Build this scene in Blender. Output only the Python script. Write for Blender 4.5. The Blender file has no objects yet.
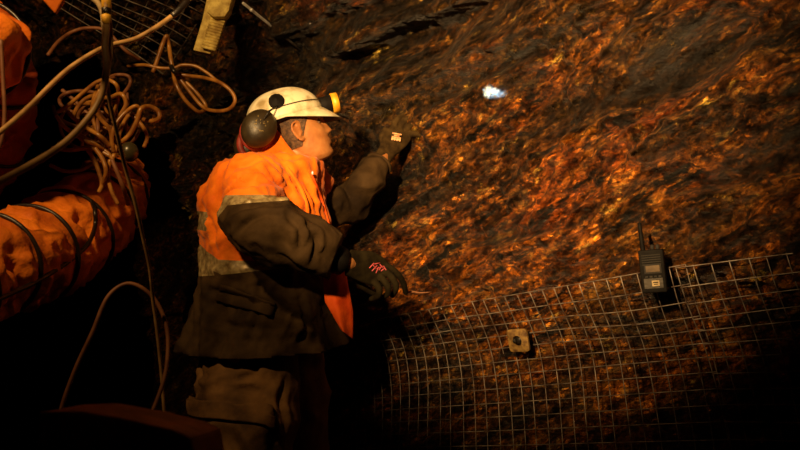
import bpy, bmesh, math, random
import numpy as np
from mathutils import Vector, Matrix, noise, Euler
from mathutils.bvhtree import BVHTree
random.seed(7)
C = bpy.context.scene.collection
R = math.radians
# ------------------------------------------------------------------ camera
CAM = Vector((0, 0, .75)); PITCH = R(12); FP = 778.0
CX = Vector((1, 0, 0)); CD = Vector((0, math.cos(PITCH), math.sin(PITCH))); CU = Vector((0, -math.sin(PITCH), math.cos(PITCH)))
def P(px, py, d):
    return CAM + CX*((px-400)/FP*d) + CU*((225-py)/FP*d) + CD*d
def V3(x, u, d):            # a direction given as right, up, away
    return CX*x + CU*u + CD*d
cd = bpy.data.cameras.new('camera'); cam = bpy.data.objects.new('camera', cd); C.objects.link(cam)
cam.location = CAM; cam.rotation_euler = (R(90)+PITCH, 0, 0)
cd.sensor_width = 36; cd.lens = 36*FP/800; cd.clip_start = .05
cd.dof.use_dof = True; cd.dof.focus_distance = 2.7; cd.dof.aperture_fstop = 5.6
bpy.context.scene.camera = cam

# ------------------------------------------------------------------ materials
def newmat(name):
    m = bpy.data.materials.new(name); m.use_nodes = True
    nt = m.node_tree; b = nt.nodes['Principled BSDF']
    return m, nt, b
def N(nt, typ, **kw):
    n = nt.nodes.new(typ)
    for k, v in kw.items():
        if k in n.inputs.keys() if hasattr(n.inputs, 'keys') else False: n.inputs[k].default_value = v
        else: setattr(n, k, v)
    return n
def ramp(nt, stops):
    r = nt.nodes.new('ShaderNodeValToRGB'); e = r.color_ramp.elements
    while len(e) > 1: e.remove(e[-1])
    e[0].position = stops[0][0]; e[0].color = (*stops[0][1], 1)
    for p, c in stops[1:]:
        q = e.new(p); q.color = (*c, 1)
    return r
def simple(name, c1, c2=None, scale=20, rough=.7, bump=.3, metal=0, detail=6, spec=.5, bscale=None, bdist=.004, lo=.35, hi=.65, sheen=0):
    m, nt, b = newmat(name)
    c2 = c2 or tuple(x*.7 for x in c1)
    tc = N(nt, 'ShaderNodeTexCoord')
    n = N(nt, 'ShaderNodeTexNoise'); n.inputs['Scale'].default_value = scale; n.inputs['Detail'].default_value = detail
    nt.links.new(tc.outputs['Object'], n.inputs['Vector'])
    r = ramp(nt, [(lo, c2), (hi, c1)]); nt.links.new(n.outputs['Fac'], r.inputs['Fac'])
    nt.links.new(r.outputs['Color'], b.inputs['Base Color'])
    b.inputs['Roughness'].default_value = rough; b.inputs['Metallic'].default_value = metal
    b.inputs['Specular IOR Level'].default_value = spec
    if sheen: b.inputs['Sheen Weight'].default_value = sheen
    n2 = N(nt, 'ShaderNodeTexNoise'); n2.inputs['Scale'].default_value = bscale or scale*3; n2.inputs['Detail'].default_value = 5
    nt.links.new(tc.outputs['Object'], n2.inputs['Vector'])
    bp = N(nt, 'ShaderNodeBump'); bp.inputs['Strength'].default_value = bump; bp.inputs['Distance'].default_value = bdist
    nt.links.new(n2.outputs['Fac'], bp.inputs['Height']); nt.links.new(bp.outputs['Normal'], b.inputs['Normal'])
    return m

# frame of the rock's foliation, in the plane of the right wall
U2 = Vector((-.769, .639, 0)).normalized(); NW = Vector((-U2.y, U2.x, 0)); NW = NW if NW.y < 0 else -NW
AL = R(24)
FF = (-U2*math.cos(AL) + Vector((0, 0, 1))*math.sin(AL)).normalized()
FG = NW.cross(FF).normalized()
ROT = Matrix((FF, FG, NW))      # rows: world -> foliation frame

def rock_material(name, bright=1.0):
    m, nt, b = newmat(name); L = nt.links.new
    tc = N(nt, 'ShaderNodeTexCoord')
    m1 = N(nt, 'ShaderNodeMapping'); m1.inputs['Rotation'].default_value = ROT.to_euler()
    L(tc.outputs['Object'], m1.inputs['Vector'])
    wn = N(nt, 'ShaderNodeTexNoise'); wn.inputs['Scale'].default_value = 1.3; wn.inputs['Detail'].default_value = 4; L(m1.outputs['Vector'], wn.inputs['Vector'])
    wv = N(nt, 'ShaderNodeVectorMath'); wv.operation = 'MULTIPLY_ADD'; L(wn.outputs['Color'], wv.inputs[0]); wv.inputs[1].default_value = (.14, .14, .14); L(m1.outputs['Vector'], wv.inputs[2])
    def noi(sc, st, det, rough=.6, dist=0., off=0.):
        mp = N(nt, 'ShaderNodeMapping'); mp.inputs['Scale'].default_value = st; mp.inputs['Location'].default_value = (off, off*.7, off*1.3)
        L(wv.outputs[0], mp.inputs['Vector'])
        n = N(nt, 'ShaderNodeTexNoise'); n.inputs['Scale'].default_value = sc; n.inputs['Detail'].default_value = det
        n.inputs['Roughness'].default_value = rough; n.inputs['Distortion'].default_value = dist
        L(mp.outputs['Vector'], n.inputs['Vector']); return n.outputs['Fac']
    def mix(fac, a, c, mode='MIX'):
        x = N(nt, 'ShaderNodeMix'); x.data_type = 'RGBA'; x.blend_type = mode
        if isinstance(fac, float): x.inputs[0].default_value = fac
        else: L(fac, x.inputs[0])
        for s, v in ((6, a), (7, c)):
            if isinstance(v, tuple): x.inputs[s].default_value = (*v, 1)
            else: L(v, x.inputs[s])
        return x.outputs[2]
    def rr(fac, a, c):
        r = ramp(nt, [(a, (0, 0, 0)), (c, (1, 1, 1))]); L(fac, r.inputs['Fac']); return r.outputs['Color']
    big = noi(1.5, (.55, 1.2, 1), 8, .62, .1)
    mid = noi(5.0, (.6, 1.25, 1), 10, .68, .1, 3.1)
    fine = noi(16., (.6, 1.4, 1), 10, .75, .05, 7.7)
    grit = noi(70., (1, 1, 1), 6, .8, 0, 1.7)
    streak = noi(9., (.32, 1.7, 1), 8, .7, .15, 5.5)
    c1 = ramp(nt, [(.34, (.010, .005, .003)), (.43, (.045, .015, .005)), (.48, (.22, .062, .010)), (.54, (.48, .14, .016)), (.61, (.60, .21, .028)), (.70, (.72, .36, .07))]); L(mid, c1.inputs['Fac'])
    c2 = ramp(nt, [(.36, (.012, .006, .003)), (.45, (.10, .038, .010)), (.51, (.46, .13, .014)), (.58, (.68, .27, .04)), (.68, (.9, .60, .20))]); L(fine, c2.inputs['Fac'])
    col = mix(.5, c1.outputs['Color'], c2.outputs['Color'])
    col = mix(rr(noi(.9, (.5, 1.5, 1), 6, .6, .2, 33.), .50, .60), col, mix(.7, col, (.020, .012, .006)))
    red = rr(noi(3.1, (.7, 1.2, 1), 8, .7, .1, 21.), .55, .63)
    col = mix(red, col, mix(.38, col, (.52, .095, .012)))
    col = mix(rr(big, .47, .58), col, mix(.62, col, (.080, .050, .016)))      # olive grey bands
    dk = rr(streak, .47, .39)
    col = mix(dk, col, (.014, .008, .004))
    dk2 = rr(noi(2.3, (.35, 1.4, 1), 9, .70, .15, 11.), .54, .61)
    col = mix(dk2, col, mix(.85, col, (.022, .013, .006)))
    yel = rr(noi(6.5, (.7, 1.2, 1), 9, .78, .1, 15.), .59, .65)
    col = mix(yel, col, mix(.75, col, (.95, .58, .14)))
    gl = rr(grit, .64, .70)
    col = mix(gl, col, mix(.7, col, (.9, .55, .22)))
    gd = rr(grit, .46, .38)
    col = mix(gd, col, mix(.8, col, (.008, .004, .002)))
    def chips(sc, st):
        mp = N(nt, 'ShaderNodeMapping'); mp.inputs['Scale'].default_value = st; L(wv.outputs[0], mp.inputs['Vector'])
        jn = N(nt, 'ShaderNodeTexNoise'); jn.inputs['Scale'].default_value = sc*.9; jn.inputs['Detail'].default_value = 3; L(mp.outputs['Vector'], jn.inputs['Vector'])
        ja = N(nt, 'ShaderNodeVectorMath'); ja.operation = 'MULTIPLY_ADD'; L(jn.outputs['Color'], ja.inputs[0]); ja.inputs[1].default_value = (1.1/sc,)*3; L(mp.outputs['Vector'], ja.inputs[2])
        v = N(nt, 'ShaderNodeTexVoronoi'); v.inputs['Scale'].default_value = sc; L(ja.outputs[0], v.inputs['Vector'])
        sp = N(nt, 'ShaderNodeSeparateColor'); L(v.outputs['Color'], sp.inputs[0]); return sp.outputs[0], v.outputs['Distance']
    c_a, d_a = chips(26., (.6, 1.3, 1)); c_b, d_b = chips(75., (.7, 1.2, 1))
    r_a = ramp(nt, [(0, (.35, .33, .30)), (.55, (.85, .85, .85)), (1, (1.5, 1.5, 1.45))]); L(c_a, r_a.inputs['Fac'])
    r_b = ramp(nt, [(0, (.40, .38, .35)), (.6, (.9, .9, .9)), (.93, (1.25, 1.25, 1.2)), (1, (2.6, 2.8, 2.8))]); L(c_b, r_b.inputs['Fac'])
    col = mix(.8, col, mix(1.0, col, r_a.outputs['Color'], 'MULTIPLY')); col = mix(.9, col, mix(1.0, col, r_b.outputs['Color'], 'MULTIPLY'))
    lump = noi(34., (.8, 1.2, 1), 4, .6, .0, 41.)
    lm = ramp(nt, [(.40, (.35, .33, .30)), (.50, (.95, .95, .95)), (.60, (1.3, 1.3, 1.25))]); L(lump, lm.inputs['Fac'])
    col = mix(1.0, col, lm.outputs['Color'], 'MULTIPLY')
    gm = N(nt, 'ShaderNodeGamma'); L(col, gm.inputs['Color']); gm.inputs['Gamma'].default_value = 1.25
    col = mix(1.0, gm.outputs['Color'], (1.36, 1.74, 1.85), 'MULTIPLY')
    av = N(nt, 'ShaderNodeAttribute'); av.attribute_name = 'crack_shade'
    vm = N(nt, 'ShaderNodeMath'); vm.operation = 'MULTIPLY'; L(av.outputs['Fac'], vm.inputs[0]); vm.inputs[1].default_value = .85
    col = mix(vm.outputs[0], col, (.012, .008, .005))  # shade of the cracks painted into the rock colour
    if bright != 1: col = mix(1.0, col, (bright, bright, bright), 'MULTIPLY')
    L(col, b.inputs['Base Color'])
    ro = N(nt, 'ShaderNodeMapRange'); ro.inputs['From Min'].default_value = .35; ro.inputs['From Max'].default_value = .65
    ro.inputs['To Min'].default_value = .24; ro.inputs['To Max'].default_value = .7
    L(fine, ro.inputs['Value']); L(ro.outputs['Result'], b.inputs['Roughness'])
    def mad(a, k, c=None):
        x = N(nt, 'ShaderNodeMath'); x.operation = 'MULTIPLY_ADD'; L(a, x.inputs[0]); x.inputs[1].default_value = k
        if c is None: x.inputs[2].default_value = 0
        else: L(c, x.inputs[2])
        return x.outputs[0]
    h = mad(c_b, .035, mad(c_a, .07, mad(lump, .22, mad(grit, .12, mad(streak, .45, mad(fine, .6, mad(mid, .6)))))))
    bp = N(nt, 'ShaderNodeBump'); bp.inputs['Strength'].default_value = 1.0; bp.inputs['Distance'].default_value = .13
    L(h, bp.inputs['Height']); L(bp.outputs['Normal'], b.inputs['Normal'])
    return m
M = {}
M['rock'] = rock_material('rusty_rock')
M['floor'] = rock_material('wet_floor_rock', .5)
M['wire'] = simple('galvanised_wire', (.38, .33, .28), (.09, .06, .05), 30, .5, .2, .5)
M['plate'] = simple('rusty_yellow_plate', (.34, .21, .055), (.10, .05, .018), 60, .65, .5, .2)
M['dark_steel'] = simple('dark_steel', (.03, .025, .02), (.01, .01, .01), 40, .5, .3, .6)
M['steel'] = simple('bright_steel', (.85, .83, .80), (.6, .58, .55), 60, .4, .1, .5)
M['wood'] = simple('pale_wood', (.98, .80, .24), (.42, .28, .07), 28, .75, .6, 0, bdist=.006)
M['beam'] = simple('brown_beam', (.62, .20, .055), (.16, .05, .016), 12, .6, .5)
M['hivis'] = simple('orange_hi_vis', (.95, .22, .007), (.70, .12, .004), 13, .7, .5, 0, 8, .2, 22, .012, .3, .55, .1)
M['hivis_red'] = simple('orange_red_hi_vis', (.98, .14, .012), (.7, .07, .006), 16, .7, .5, 0, 8, .2, 22, .012, .3, .55)
M['strip'] = simple('reflective_strip', (.42, .33, .16), (.17, .12, .055), 60, .42, .5, .1, 8, .5, 45, .005)
M['olive'] = simple('olive_cloth', (.060, .035, .014), (.016, .009, .004), 9, .85, .6, 0, 9, .12, 16, .012, .35, .65)
M['trouser'] = simple('brown_trouser_cloth', (.17, .085, .026), (.055, .026, .009), 12, .85, .6, 0, 9, .3, 18, .012)
M['skin'] = simple('skin', (.52, .235, .075), (.34, .125, .035), 22, .5, .15, 0, 6, .5, 90, .002, .35, .7)
M['skin'].node_tree.nodes['Principled BSDF'].inputs['Subsurface Weight'].default_value = .08
M['skin'].node_tree.nodes['Principled BSDF'].inputs['Subsurface Radius'].default_value = (.01, .004, .002)
M['hair'] = simple('brown_hair', (.13, .065, .025), (.035, .017, .008), 90, .7, .8, 0, bdist=.004)
M['helmet'] = simple('cream_helmet', (.66, .60, .42), (.30, .23, .11), 22, .45, .15, 0, 9, .5, 60, .002, .30, .52)
M['muff'] = simple('olive_plastic', (.035, .024, .010), (.018, .012, .005), 30, .42, .15)
M['scratch'] = simple('scratched_marks', (.5, .36, .12), (.2, .14, .05), 120, .5, .3)
M['cushion'] = simple('red_cushion', (.30, .03, .018), (.12, .012, .008), 20, .6, .2)
M['yellow'] = simple('yellow_plastic', (.80, .40, .02), (.5, .22, .012), 30, .45, .15)
M['black'] = simple('black_plastic', (.009, .008, .007), (.005, .004, .004), 40, .65, .2, spec=.1)
M['lens'] = simple('lamp_lens', (.5, .5, .45), (.3, .3, .28), 20, .1, .05)
M['glove'] = simple('olive_glove', (.024, .018, .007), (.010, .007, .003), 30, .9, .5, spec=.1, bdist=.003)
M['glove_brown'] = simple('brown_glove', (.060, .036, .012), (.022, .013, .005), 30, .9, .5, spec=.1, bdist=.003)
M['pink'] = simple('pink_print', (.62, .10, .13), (.35, .05, .06), 80, .6, .2)
M['patch'] = simple('pale_patch', (.85, .45, .22), (.5, .2, .08), 80, .6, .2)
M['screen'] = simple('grey_lcd', (.16, .11, .06), (.09, .06, .035), 40, .25, .05)
M['label'] = simple('cream_label', (.55, .42, .22), (.35, .25, .12), 80, .6, .1)
M['cable'] = simple('tan_cable', (.50, .30, .11), (.26, .14, .045), 25, .5, .2, 0, bdist=.002)
M['cable_orange'] = simple('orange_brown_cable', (.44, .20, .035), (.18, .065, .012), 25, .32, .2, 0, bdist=.002)
M['cable_dark'] = simple('brown_cable', (.22, .085, .03), (.12, .04, .014), 25, .55, .2, 0, bdist=.002)
M['cord'] = simple('black_cord', (.014, .009, .007), (.007, .005, .004), 25, .35, .2)
M['tape'] = simple('yellow_tape', (.90, .52, .04), (.6, .3, .02), 30, .5, .1)
M['duct'] = simple('orange_duct_cloth', (.92, .25, .018), (.42, .075, .006), 7, .45, .7, 0, 8, .5, 16, .02, .3, .6)
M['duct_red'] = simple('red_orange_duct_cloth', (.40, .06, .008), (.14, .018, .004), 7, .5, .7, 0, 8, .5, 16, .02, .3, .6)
M['ball'] = simple('dark_ball', (.06, .05, .022), (.03, .022, .01), 10, .3, .05)
M['sliver'] = simple('pale_rock_sliver', (.75, .38, .22), (.35, .15, .07), 60, .4, .4)
M['eye'] = simple('eyeball', (.22, .15, .10), None, 30, .2, .0)  # shade under the helmet brim put into the eyeball colour
M['rubber'] = simple('black_rubber', (.02, .017, .014), None, 20, .8, .3)

# ------------------------------------------------------------------ object helpers
def mesh_obj(name, verts, faces, mat, parent=None, smooth=True):
    me = bpy.data.meshes.new(name)
    me.from_pydata([tuple(v) for v in verts], [], faces); me.update()
    me.materials.append(mat)
    if smooth:
        me.polygons.foreach_set('use_smooth', [True]*len(me.polygons))
    o = bpy.data.objects.new(name, me); C.objects.link(o)
    if parent: setpar(o, parent)
    return o
def setpar(o, parent):
    bpy.context.view_layer.update()
    o.parent = parent; o.matrix_parent_inverse = Matrix.Identity(4)
    o.matrix_basis = parent_world(parent).inverted() @ o.matrix_basis
def parent_world(p):
    m = p.matrix_basis.copy(); q = p.parent
    while q: m = q.matrix_basis @ m; q = q.parent
    return m
def empty(name, loc):
    o = bpy.data.objects.new(name, None); o.location = loc; o.empty_display_size = .1; C.objects.link(o); return o
def tag(o, label=None, cat=None, group=None, kind=None):
    if label: o['label'] = label
    if cat: o['category'] = cat
    if group: o['group'] = group
    if kind: o['kind'] = kind
    return o
class G:                        # a growing bag of geometry
    def __init__(s): s.v = []; s.f = []
    def add(s, vs, fs):
        n = len(s.v); s.v += [Vector(v) for v in vs]; s.f += [tuple(i+n for i in f) for f in fs]; return s
    def build(s, name, mat, parent=None, smooth=True): return mesh_obj(name, s.v, s.f, mat, parent, smooth)
def catmull(pts, n=8):
    pts = [Vector(p) for p in pts]; out = []
    q = [pts[0]*2-pts[1]] + pts + [pts[-1]*2-pts[-2]]
    for i in range(1, len(q)-2):
        a, b, c, d = q[i-1], q[i], q[i+1], q[i+2]
        for k in range(n):
            t = k/n
            out.append(.5*((2*b) + (c-a)*t + (2*a-5*b+4*c-d)*t*t + (3*b-a-3*c+d)*t**3))
    out.append(pts[-1]); return out
def lerp_list(vals, n):
    out = []
    for i in range(len(vals)-1):
        for k in range(n):
            t = k/n; t = t*t*(3-2*t); out.append(vals[i]*(1-t)+vals[i+1]*t)
    out.append(vals[-1]); return out
def tube(pts, r, seg=10, n=8, closed=False, g=None, smooth=True, cap=True):
    """swept round tube; r is a number or one value per point"""
    g = g or G()
    path = catmull(pts, n) if smooth else [Vector(p) for p in pts]
    rs = (lerp_list(list(r), n) if smooth else list(r)) if isinstance(r, (list, tuple)) else [r]*len(path)
    T = [((path[min(i+1, len(path)-1)]-path[max(i-1, 0)])).normalized() for i in range(len(path))]
    u = T[0].orthogonal().normalized(); vs = []; fs = []
    for i, p in enumerate(path):
        u = (u - T[i]*u.dot(T[i])).normalized(); w = T[i].cross(u)
        for k in range(seg):
            a = 2*math.pi*k/seg; vs.append(p + (u*math.cos(a) + w*math.sin(a))*rs[i])
    m = len(path)
    for i in range(m-1):
        for k in range(seg):
            k2 = (k+1) % seg; fs.append((i*seg+k, i*seg+k2, (i+1)*seg+k2, (i+1)*seg+k))
    if cap:
        vs.append(path[0]-T[0]*rs[0]*.6); vs.append(path[-1]+T[-1]*rs[-1]*.6)
        for k in range(seg):
            k2 = (k+1) % seg; fs.append((len(vs)-2, k2, k)); fs.append((len(vs)-1, (m-1)*seg+k, (m-1)*seg+k2))
    return g.add(vs, fs)
def rings(rs, seg=32, g=None, power=2.0, cap=True, sub=4):
    """loft of (centre, axisA*len, axisB*len) rings, smoothly interpolated"""
    g = g or G()
    c = catmull([r[0] for r in rs], sub); A = catmull([r[1] for r in rs], sub); B = catmull([r[2] for r in rs], sub)
    vs = []; fs = []; m = len(c)
    for i in range(m):
        for k in range(seg):
            a = 2*math.pi*k/seg; ca, sa = math.cos(a), math.sin(a)
            x = math.copysign(abs(ca)**(2/power), ca); y = math.copysign(abs(sa)**(2/power), sa)
            vs.append(c[i]+A[i]*x+B[i]*y)
    for i in range(m-1):
        for k in range(seg):
            k2 = (k+1) % seg; fs.append((i*seg+k, i*seg+k2, (i+1)*seg+k2, (i+1)*seg+k))
    if cap:
        vs.append(c[0]); vs.append(c[-1])
        for k in range(seg):
            k2 = (k+1) % seg; fs.append((len(vs)-2, k2, k)); fs.append((len(vs)-1, (m-1)*seg+k, (m-1)*seg+k2))
    return g.add(vs, fs)
def ellipsoid(c, ax, ay, az, g=None, seg=24, rin=14):
    g = g or G(); vs = []; fs = []
    for i in range(rin+1):
        th = math.pi*i/rin
        for k in range(seg):
            a = 2*math.pi*k/seg
            vs.append(c + ax*(math.sin(th)*math.cos(a)) + ay*(math.sin(th)*math.sin(a)) + az*math.cos(th))
    for i in range(rin):
        for k in range(seg):
            k2 = (k+1) % seg; fs.append((i*seg+k, (i+1)*seg+k, (i+1)*seg+k2, i*seg+k2))
    return g.add(vs, fs)
def box(c, ax, ay, az, g=None):
    g = g or G(); vs = [c+ax*x+ay*y+az*z for x in (-1, 1) for y in (-1, 1) for z in (-1, 1)]
    return g.add(vs, [(0, 1, 3, 2), (4, 6, 7, 5), (0, 4, 5, 1), (2, 3, 7, 6), (0, 2, 6, 4), (1, 5, 7, 3)])
def fixn(o):
    bm = bmesh.new(); bm.from_mesh(o.data); bmesh.ops.recalc_face_normals(bm, faces=bm.faces); bm.to_mesh(o.data); bm.free(); return o
def bevel(o, w, seg=2):
    bm = bmesh.new(); bm.from_mesh(o.data); bmesh.ops.recalc_face_normals(bm, faces=bm.faces)
    bmesh.ops.bevel(bm, geom=list(bm.edges), offset=w, segments=seg, affect='EDGES', profile=.6)
    bm.to_mesh(o.data); bm.free(); return o
def remesh(o, vox, smooth_it=4):
    """one continuous skin over everything in the mesh"""
    fixn(o)
    m = o.modifiers.new('r', 'REMESH'); m.mode = 'VOXEL'; m.voxel_size = vox; m.use_smooth_shade = True
    if smooth_it:
        s = o.modifiers.new('s', 'SMOOTH'); s.iterations = smooth_it; s.factor = .5
    bpy.context.view_layer.update()
    dg = bpy.context.evaluated_depsgraph_get()
    me = bpy.data.meshes.new_from_object(o.evaluated_get(dg))
    mats = [x for x in o.data.materials]
    o.modifiers.clear(); o.data = me
    me.materials.clear()
    for x in mats: me.materials.append(x)
    me.polygons.foreach_set('use_smooth', [True]*len(me.polygons))
    me.polygons.foreach_set('material_index', [0]*len(me.polygons))
    return o
def fractal(p, octs=4, H=.9): return noise.fractal(p, H, 2.1, octs, noise_basis='PERLIN_ORIGINAL')
def folds(o, amp, f, off=0., stretch=None):
    """cloth creases: ridged noise pushed along the normals"""
    me = o.data; wm = parent_world(o)
    co = [v.co.copy() for v in me.vertices]; no = [v.normal.copy() for v in me.vertices]
    for i, v in enumerate(me.vertices):
        p = wm @ co[i]
        if stretch: p = Vector((p.dot(stretch[0])*stretch[3][0], p.dot(stretch[1])*stretch[3][1], p.dot(stretch[2])*stretch[3][2]))
        q = p*f + Vector((off, off*.3, -off))
        w = Vector((noise.noise(q*.6), noise.noise(q*.6+Vector((9, 3, 1))), 0))
        r = 1-abs(noise.noise(q + w*.9))*2.4
        r2 = 1-abs(noise.noise(q*2.3 + w))*2.4
        v.co = co[i] + no[i]*amp*(r*.7 + r2*.3 - .35)
    me.update(); return o

def crease(o, lines, depth, width, d0):
    """pressed folds: a groove with a soft roll beside it along lines on the cloth"""
    wm_ = parent_world(o); wi = wm_.inverted(); me = o.data
    vw = [wm_ @ v.co for v in me.vertices]; no = [v.normal.copy() for v in me.vertices]
    bt_ = BVHTree.FromPolygons([tuple(v) for v in vw], [tuple(p.vertices) for p in me.polygons])
    off = [0.]*len(vw)
    for ln in lines:
        pts = []
        for x, y in ln:
            r = bt_.ray_cast(CAM, (P(x, y, 1)-CAM).normalized())
            if r[0] is None: r = bt_.find_nearest(P(x, y, d0))
            pts.append(r[0])
        path = catmull(pts, 10); m_ = len(path)
        arr = np.array([tuple(p) for p in path]); V = np.array([tuple(v) for v in vw])
        D2 = ((V[:, None, :]-arr[None, :, :])**2).sum(2); ix = D2.argmin(1); dm = np.sqrt(D2[np.arange(len(V)), ix])
        for i in np.nonzero(dm < width*4)[0]:
            k = ix[i]/(m_-1); fade = math.sin(math.pi*min(1, max(0, .08+.84*k)))**.6
            sd = (vw[i]-path[ix[i]]).dot(CU)
            off[i] += fade*(-depth*math.exp(-(dm[i]/width)**2) + depth*.75*math.exp(-((dm[i]-2.1*width)/(1.1*width))**2)*(1 if sd > 0 else .5))
    for i, v in enumerate(me.vertices): v.co = v.co + no[i]*off[i]
    me.update()
# ------------------------------------------------------------------ tunnel shell
P0 = Vector((1.08, 2.35, 0)); ZZ = Vector((0, 0, 1))
PROF = [(0.05, -.15), (0.03, .3), (0.0, .6), (0.01, .9), (.10, 1.12), (.14, 1.4), (.18, 1.7), (.31, 2.0), (.62, 2.28), (1.1, 2.48), (1.8, 2.6), (2.6, 2.58), (3.3, 2.42), (3.8, 2.05), (4.05, 1.5), (4.1, .8), (4.1, -.15)]
prof = catmull([Vector((a, b, 0)) for a, b in PROF], 24)
arc = [0.]
for i in range(1, len(prof)): arc.append(arc[-1] + (prof[i]-prof[i-1]).length)
SLEN = arc[-1]; A_ = np.array(arc); PW = np.array([p.x for p in prof]); PZ = np.array([p.y for p in prof])
def base(t, s, lift=0.):
    w = float(np.interp(s, A_, PW)); z = float(np.interp(s, A_, PZ))
    w2 = float(np.interp(s+.05, A_, PW)); z2 = float(np.interp(s+.05, A_, PZ))
    w1 = float(np.interp(s-.05, A_, PW)); z1 = float(np.interp(s-.05, A_, PZ))
    tg = Vector((w2-w1, z2-z1)).normalized(); nn = Vector((tg.y, -tg.x))   # points into the tunnel
    p = P0 + U2*t + NW*w + ZZ*z
    n = NW*nn.x + ZZ*nn.y
    return p + n*(lift + lowamp(p, t, z)), n
def sst(x, a, b):
    x = max(0., min(1., (x-a)/(b-a))); return x*x*(3-2*x)
def lowamp(p, t, z):
    a = .11*noise.noise(p*.9+Vector((3, 1, 7))) + .04*noise.noise(p*2.1)
    a += .10*math.exp(-((t-1.42)/.28)**2-((z-1.28)/.20)**2)                   # rounded bulge by the glove
    a -= .12*math.exp(-((t-1.95)/.35)**2-((z-1.75)/.35)**2)                    # hollow beyond the face
    a += .07*math.exp(-((t-.8)/.5)**2-((z-1.25)/.12)**2)
    k = sst(t, 2.7, 3.3)*(1-sst(z, 2.12, 2.40))                                # side opening of the drift behind the miner
    return a - 2.6*k
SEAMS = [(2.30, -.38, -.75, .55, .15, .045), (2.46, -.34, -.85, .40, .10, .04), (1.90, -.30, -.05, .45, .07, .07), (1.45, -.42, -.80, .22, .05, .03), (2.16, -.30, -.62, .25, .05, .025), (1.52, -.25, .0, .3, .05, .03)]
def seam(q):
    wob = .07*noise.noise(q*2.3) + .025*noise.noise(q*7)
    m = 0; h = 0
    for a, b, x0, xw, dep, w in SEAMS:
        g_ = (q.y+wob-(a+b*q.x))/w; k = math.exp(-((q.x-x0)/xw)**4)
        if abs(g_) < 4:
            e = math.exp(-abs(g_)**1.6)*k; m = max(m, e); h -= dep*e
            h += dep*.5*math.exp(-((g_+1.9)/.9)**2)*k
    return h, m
def hi(p, z):
    q = ROT @ p
    sh_, sm_ = seam(q)
    st_ = q.y*2.4 + q.x*.5 + .9*noise.noise(q*1.1) + .25*noise.noise(q*3.3); st_ -= math.floor(st_)
    step = .055*(st_ if st_ < .88 else (1-st_)/.12*.88)
    k = 1.0 if z > 1.05 else .65
    qa = Vector((q.x*.55, q.y*1.5, q.z*1.0))
    a = .075*noise.ridged_multi_fractal(qa*1.6, 1., 2.1, 5, 1.0, 2.0)-.075
    b = .045*fractal(qa*4.2+Vector((5, 5, 5)), 4, .8)
    c = .014*fractal(q*22, 3, .7)
    ledge = .05*abs(noise.noise(qa*3.1+Vector((2, 8, 4))))
    d = noise.voronoi(Vector((q.x*.7, q.y*1.3, q.z))*9 + Vector((fractal(q*6, 2)*.6, 0, 0)))[0]
    chunk = .040*(d[1]-d[0])
    d = noise.voronoi(Vector((q.x*.8, q.y*1.2, q.z))*27 + Vector((fractal(q*15, 2)*.6, 0, 0)))[0]
    chunk += .014*(d[1]-d[0])
    return (a*1.25 + b*1.2 - ledge + chunk + step - .03)*k + c + (sh_ if z > 1.05 else sh_*.3)
def shell(name, tg, sg, mat, fine=True):
    vs = []; nt_ = len(tg)
    for s in sg:
        for t in tg:
            p, n = base(t, s); vs.append(p + n*hi(p, p.z))
    fs = [(j*nt_+i, j*nt_+i+1, (j+1)*nt_+i+1, (j+1)*nt_+i) for j in range(len(sg)-1) for i in range(nt_-1)]
    o = mesh_obj(name, vs, fs, mat); tag(o, kind='structure')
    at = o.data.attributes.new('crack_shade', 'FLOAT', 'POINT'); at.data.foreach_set('value', [seam(ROT @ v)[1] for v in vs]); return o  # painted shade mask, strongest in the grooves
def grid(a, b, st): n = max(1, int(round((b-a)/st))); return [a+(b-a)*i/n for i in range(n+1)]
tg = grid(-1.6, -.35, .04)[:-1] + grid(-.35, 2.6, .0072)[:-1] + grid(2.6, 5.2, .016)[:-1] + grid(5.2, 7.2, .05)
S_A = float(np.interp(0, [0], [0])); 
def s_at_z(z): 
    i = next(k for k in range(len(PZ)) if PZ[k] >= z); return arc[i]
s_low, s_top, s_roof, s_l = .5, s_at_z(2.2), s_at_z(2.2)+2.4, None
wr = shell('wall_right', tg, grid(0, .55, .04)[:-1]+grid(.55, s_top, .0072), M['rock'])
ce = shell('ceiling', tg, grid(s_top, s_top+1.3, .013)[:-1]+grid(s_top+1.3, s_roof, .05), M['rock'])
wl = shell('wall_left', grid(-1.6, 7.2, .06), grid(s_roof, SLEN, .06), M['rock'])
# ends of the drift and its floor
def heading(name, t0):
    vs = []; a, b = 56, 40
    for j in range(b+1):
        for i in range(a+1):
            w = -.3 + 4.8*i/a; z = -.15 + 3.1*j/b
            p = P0 + U2*t0 + NW*w + ZZ*z
            vs.append(p + U2*(.18*fractal(p*1.4, 4) ))
    fs = [(j*(a+1)+i, j*(a+1)+i+1, (j+1)*(a+1)+i+1, (j+1)*(a+1)+i) for j in range(b) for i in range(a)]
    tag(mesh_obj(name, vs, fs, M['rock']), kind='structure')
heading('wall_back', 7.0); heading('wall_front', -1.5)
vs = []; a, b = 150, 80
for j in range(b+1):
    for i in range(a+1):
        p = P0 + U2*(-1.6+8.8*i/a) + NW*(-.2+4.5*j/b)
        d = (Vector((p.x, p.y))-Vector((-.45, 2.6))).length
        k = min(1, max(0, (d-.35)/.6))
        vs.append(p + ZZ*(.05*fractal(p*2.2, 4)*k))
fs = [(j*(a+1)+i, j*(a+1)+i+1, (j+1)*(a+1)+i+1, (j+1)*(a+1)+i) for j in range(b) for i in range(a)]
tag(mesh_obj('floor', vs, fs, M['floor']), kind='structure')

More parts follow.
